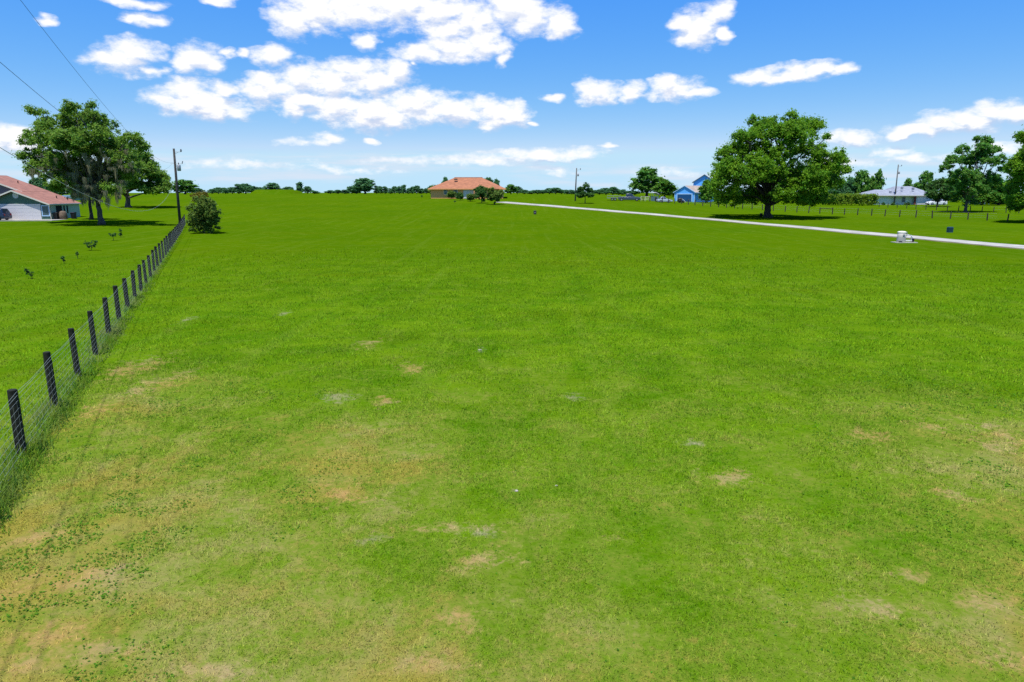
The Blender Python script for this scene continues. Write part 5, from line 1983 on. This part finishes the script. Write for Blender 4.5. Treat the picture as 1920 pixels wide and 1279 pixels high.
def well_pump():
    p = ground(1690, 455)
    s = mpp(p)
    pad = MB().box(-.78, 1.42, -.48, .62, -.1, .06)
    root = empty('well_pump', p, 0, 'pale cylindrical well tank cover with white pipes on a concrete pad beside the driveway', 'well pump')
    pad.build('pad', M['concrete'], root)
    r = 7.4 * s
    h = 19.5 * s
    MB().lathe([(r * 1.0, .07), (r * 1.02, .12), (r, h * .5), (r * .97, h - .06)], (0, .1, 0), 24).build('tank', M['tank'], root, smooth=True)
    MB().lathe([(r * 1.02, h - .06), (r * 1.03, h - .02), (r * .92, h + .05), (r * .5, h + .09), (.02, h + .10)], (0, .1, 0), 24).build('lid', M['tank_top'], root, smooth=True)
    MB().box(-.10, .10, -r + .055, -r + .09, h * .68, h * .80).build('badge', M['steel'], root)
    m = MB()
    m.tube([(r * .9, .05, h * .72), (r + .22, .05, h * .74), (r + .52, .05, h * .66)], .035, 8)
    m.tube([(r + .62, .05, .07), (r + .62, .05, h * .66), (r + .5, .05, h * .66)], .055, 8)
    m.tube([(r * .8, -.05, .22), (r + .62, -.05, .22)], .045, 8)
    m.build('pipe', M['pvc'], root, smooth=True)
    MB().tube([(r + .10, .05, h * .60), (r + .10, .05, h * .98)], .035, 6).build('pressure_switch', M['steel'], root)
    MB().lathe([(.09, -.05), (.09, .05)], (r + .62, .05, h * .45), 10, 'y').build('valve', M['steel'], root)
    MB().box(r + .74, r + .86, -.05, .15, .07, .42).build('hose_bib', M['dark'], root)
    MB().box(-r * .95, -r * .35, -r * .9, -r * .5, .07, .16).build('base_block', M['dark'], root)


well_pump()


def pedestal(px, py, wpx, hpx, mat, label):
    p = ground(px, py)
    s = mpp(p)
    root = empty('utility_pedestal', p, .1, label, 'pedestal', 'utility pedestals in the field')
    w, h = wpx * s / 2, hpx * s
    MB().box(-w, w, -w * .8, w * .8, -.1, h * .80).build('body', mat, root)
    MB().add([(-w * 1.06, -w * .86, h * .803), (w * 1.06, -w * .86, h * .803), (w * 1.06, w * .86, h * .803), (-w * 1.06, w * .86, h * .803), (-w * .85, -w * .6, h), (w * .85, -w * .6, h), (w * .85, w * .6, h), (-w * .85, w * .6, h)],
             [(0, 3, 2, 1), (4, 5, 6, 7), (0, 1, 5, 4), (1, 2, 6, 5), (2, 3, 7, 6), (3, 0, 4, 7)]).build('cap', mat, root)
    MB().box(-w * .45, w * .3, -w * .83, -w * .79, h * .3, h * .62).build('door', M['navy_paint'] if mat is M['teal'] else M['steel'], root)


pedestal(1780.5, 436, 8.5, 10.5, M['teal'], 'teal blue utility pedestal in the grass beyond the driveway')
pedestal(1003, 402, 5, 7, M['black'], 'small black utility pedestal in the field below the driveway')


def stump():
    p = ground(1427, 406.5)
    s = mpp(p)
    root = empty('bucket', p, 0, 'small dark bucket at the left foot of the broad oak trunk', 'bucket')
    MB().lathe([(.20, 0), (.26, .55), (.27, .62)], sides=12).build('body', M['black'], root, smooth=True)
    MB().tube([(-.26, 0, .58), (-.18, 0, .80), (.18, 0, .80), (.26, 0, .58)], .015, 5).build('handle', M['steel'], root)


stump()

for i, (px, py, r, lab) in enumerate([(968, 921, .028, 'pale stone in the lawn near the picture middle, larger of the close pair'), (1043, 911, .018, 'tiny pale stone in the lawn, right of the larger pale one'),
                                      (900, 657, .045, 'flat pale stone far up the lawn')]):
    rg = np.random.default_rng(i + 300)
    p = ground(px, py)
    m = MB()
    vs, fs = [], []
    for j in range(5):
        for k in range(9):
            a, b = 2 * pi * k / 9, -pi / 2 + pi * j / 4
            q = r * (1 + rg.normal() * .12)
            vs.append((q * 1.3 * cos(b) * cos(a), q * cos(b) * sin(a), q * .5 * sin(b) + r * .3))
    for j in range(4):
        for k in range(9):
            fs.append((j * 9 + k, j * 9 + (k + 1) % 9, (j + 1) * 9 + (k + 1) % 9, (j + 1) * 9 + k))
    o = m.add(vs, fs).build('stone', M['stone'], loc=tuple(p))
    tag(o, lab, 'stone', 'pale stones in the lawn')
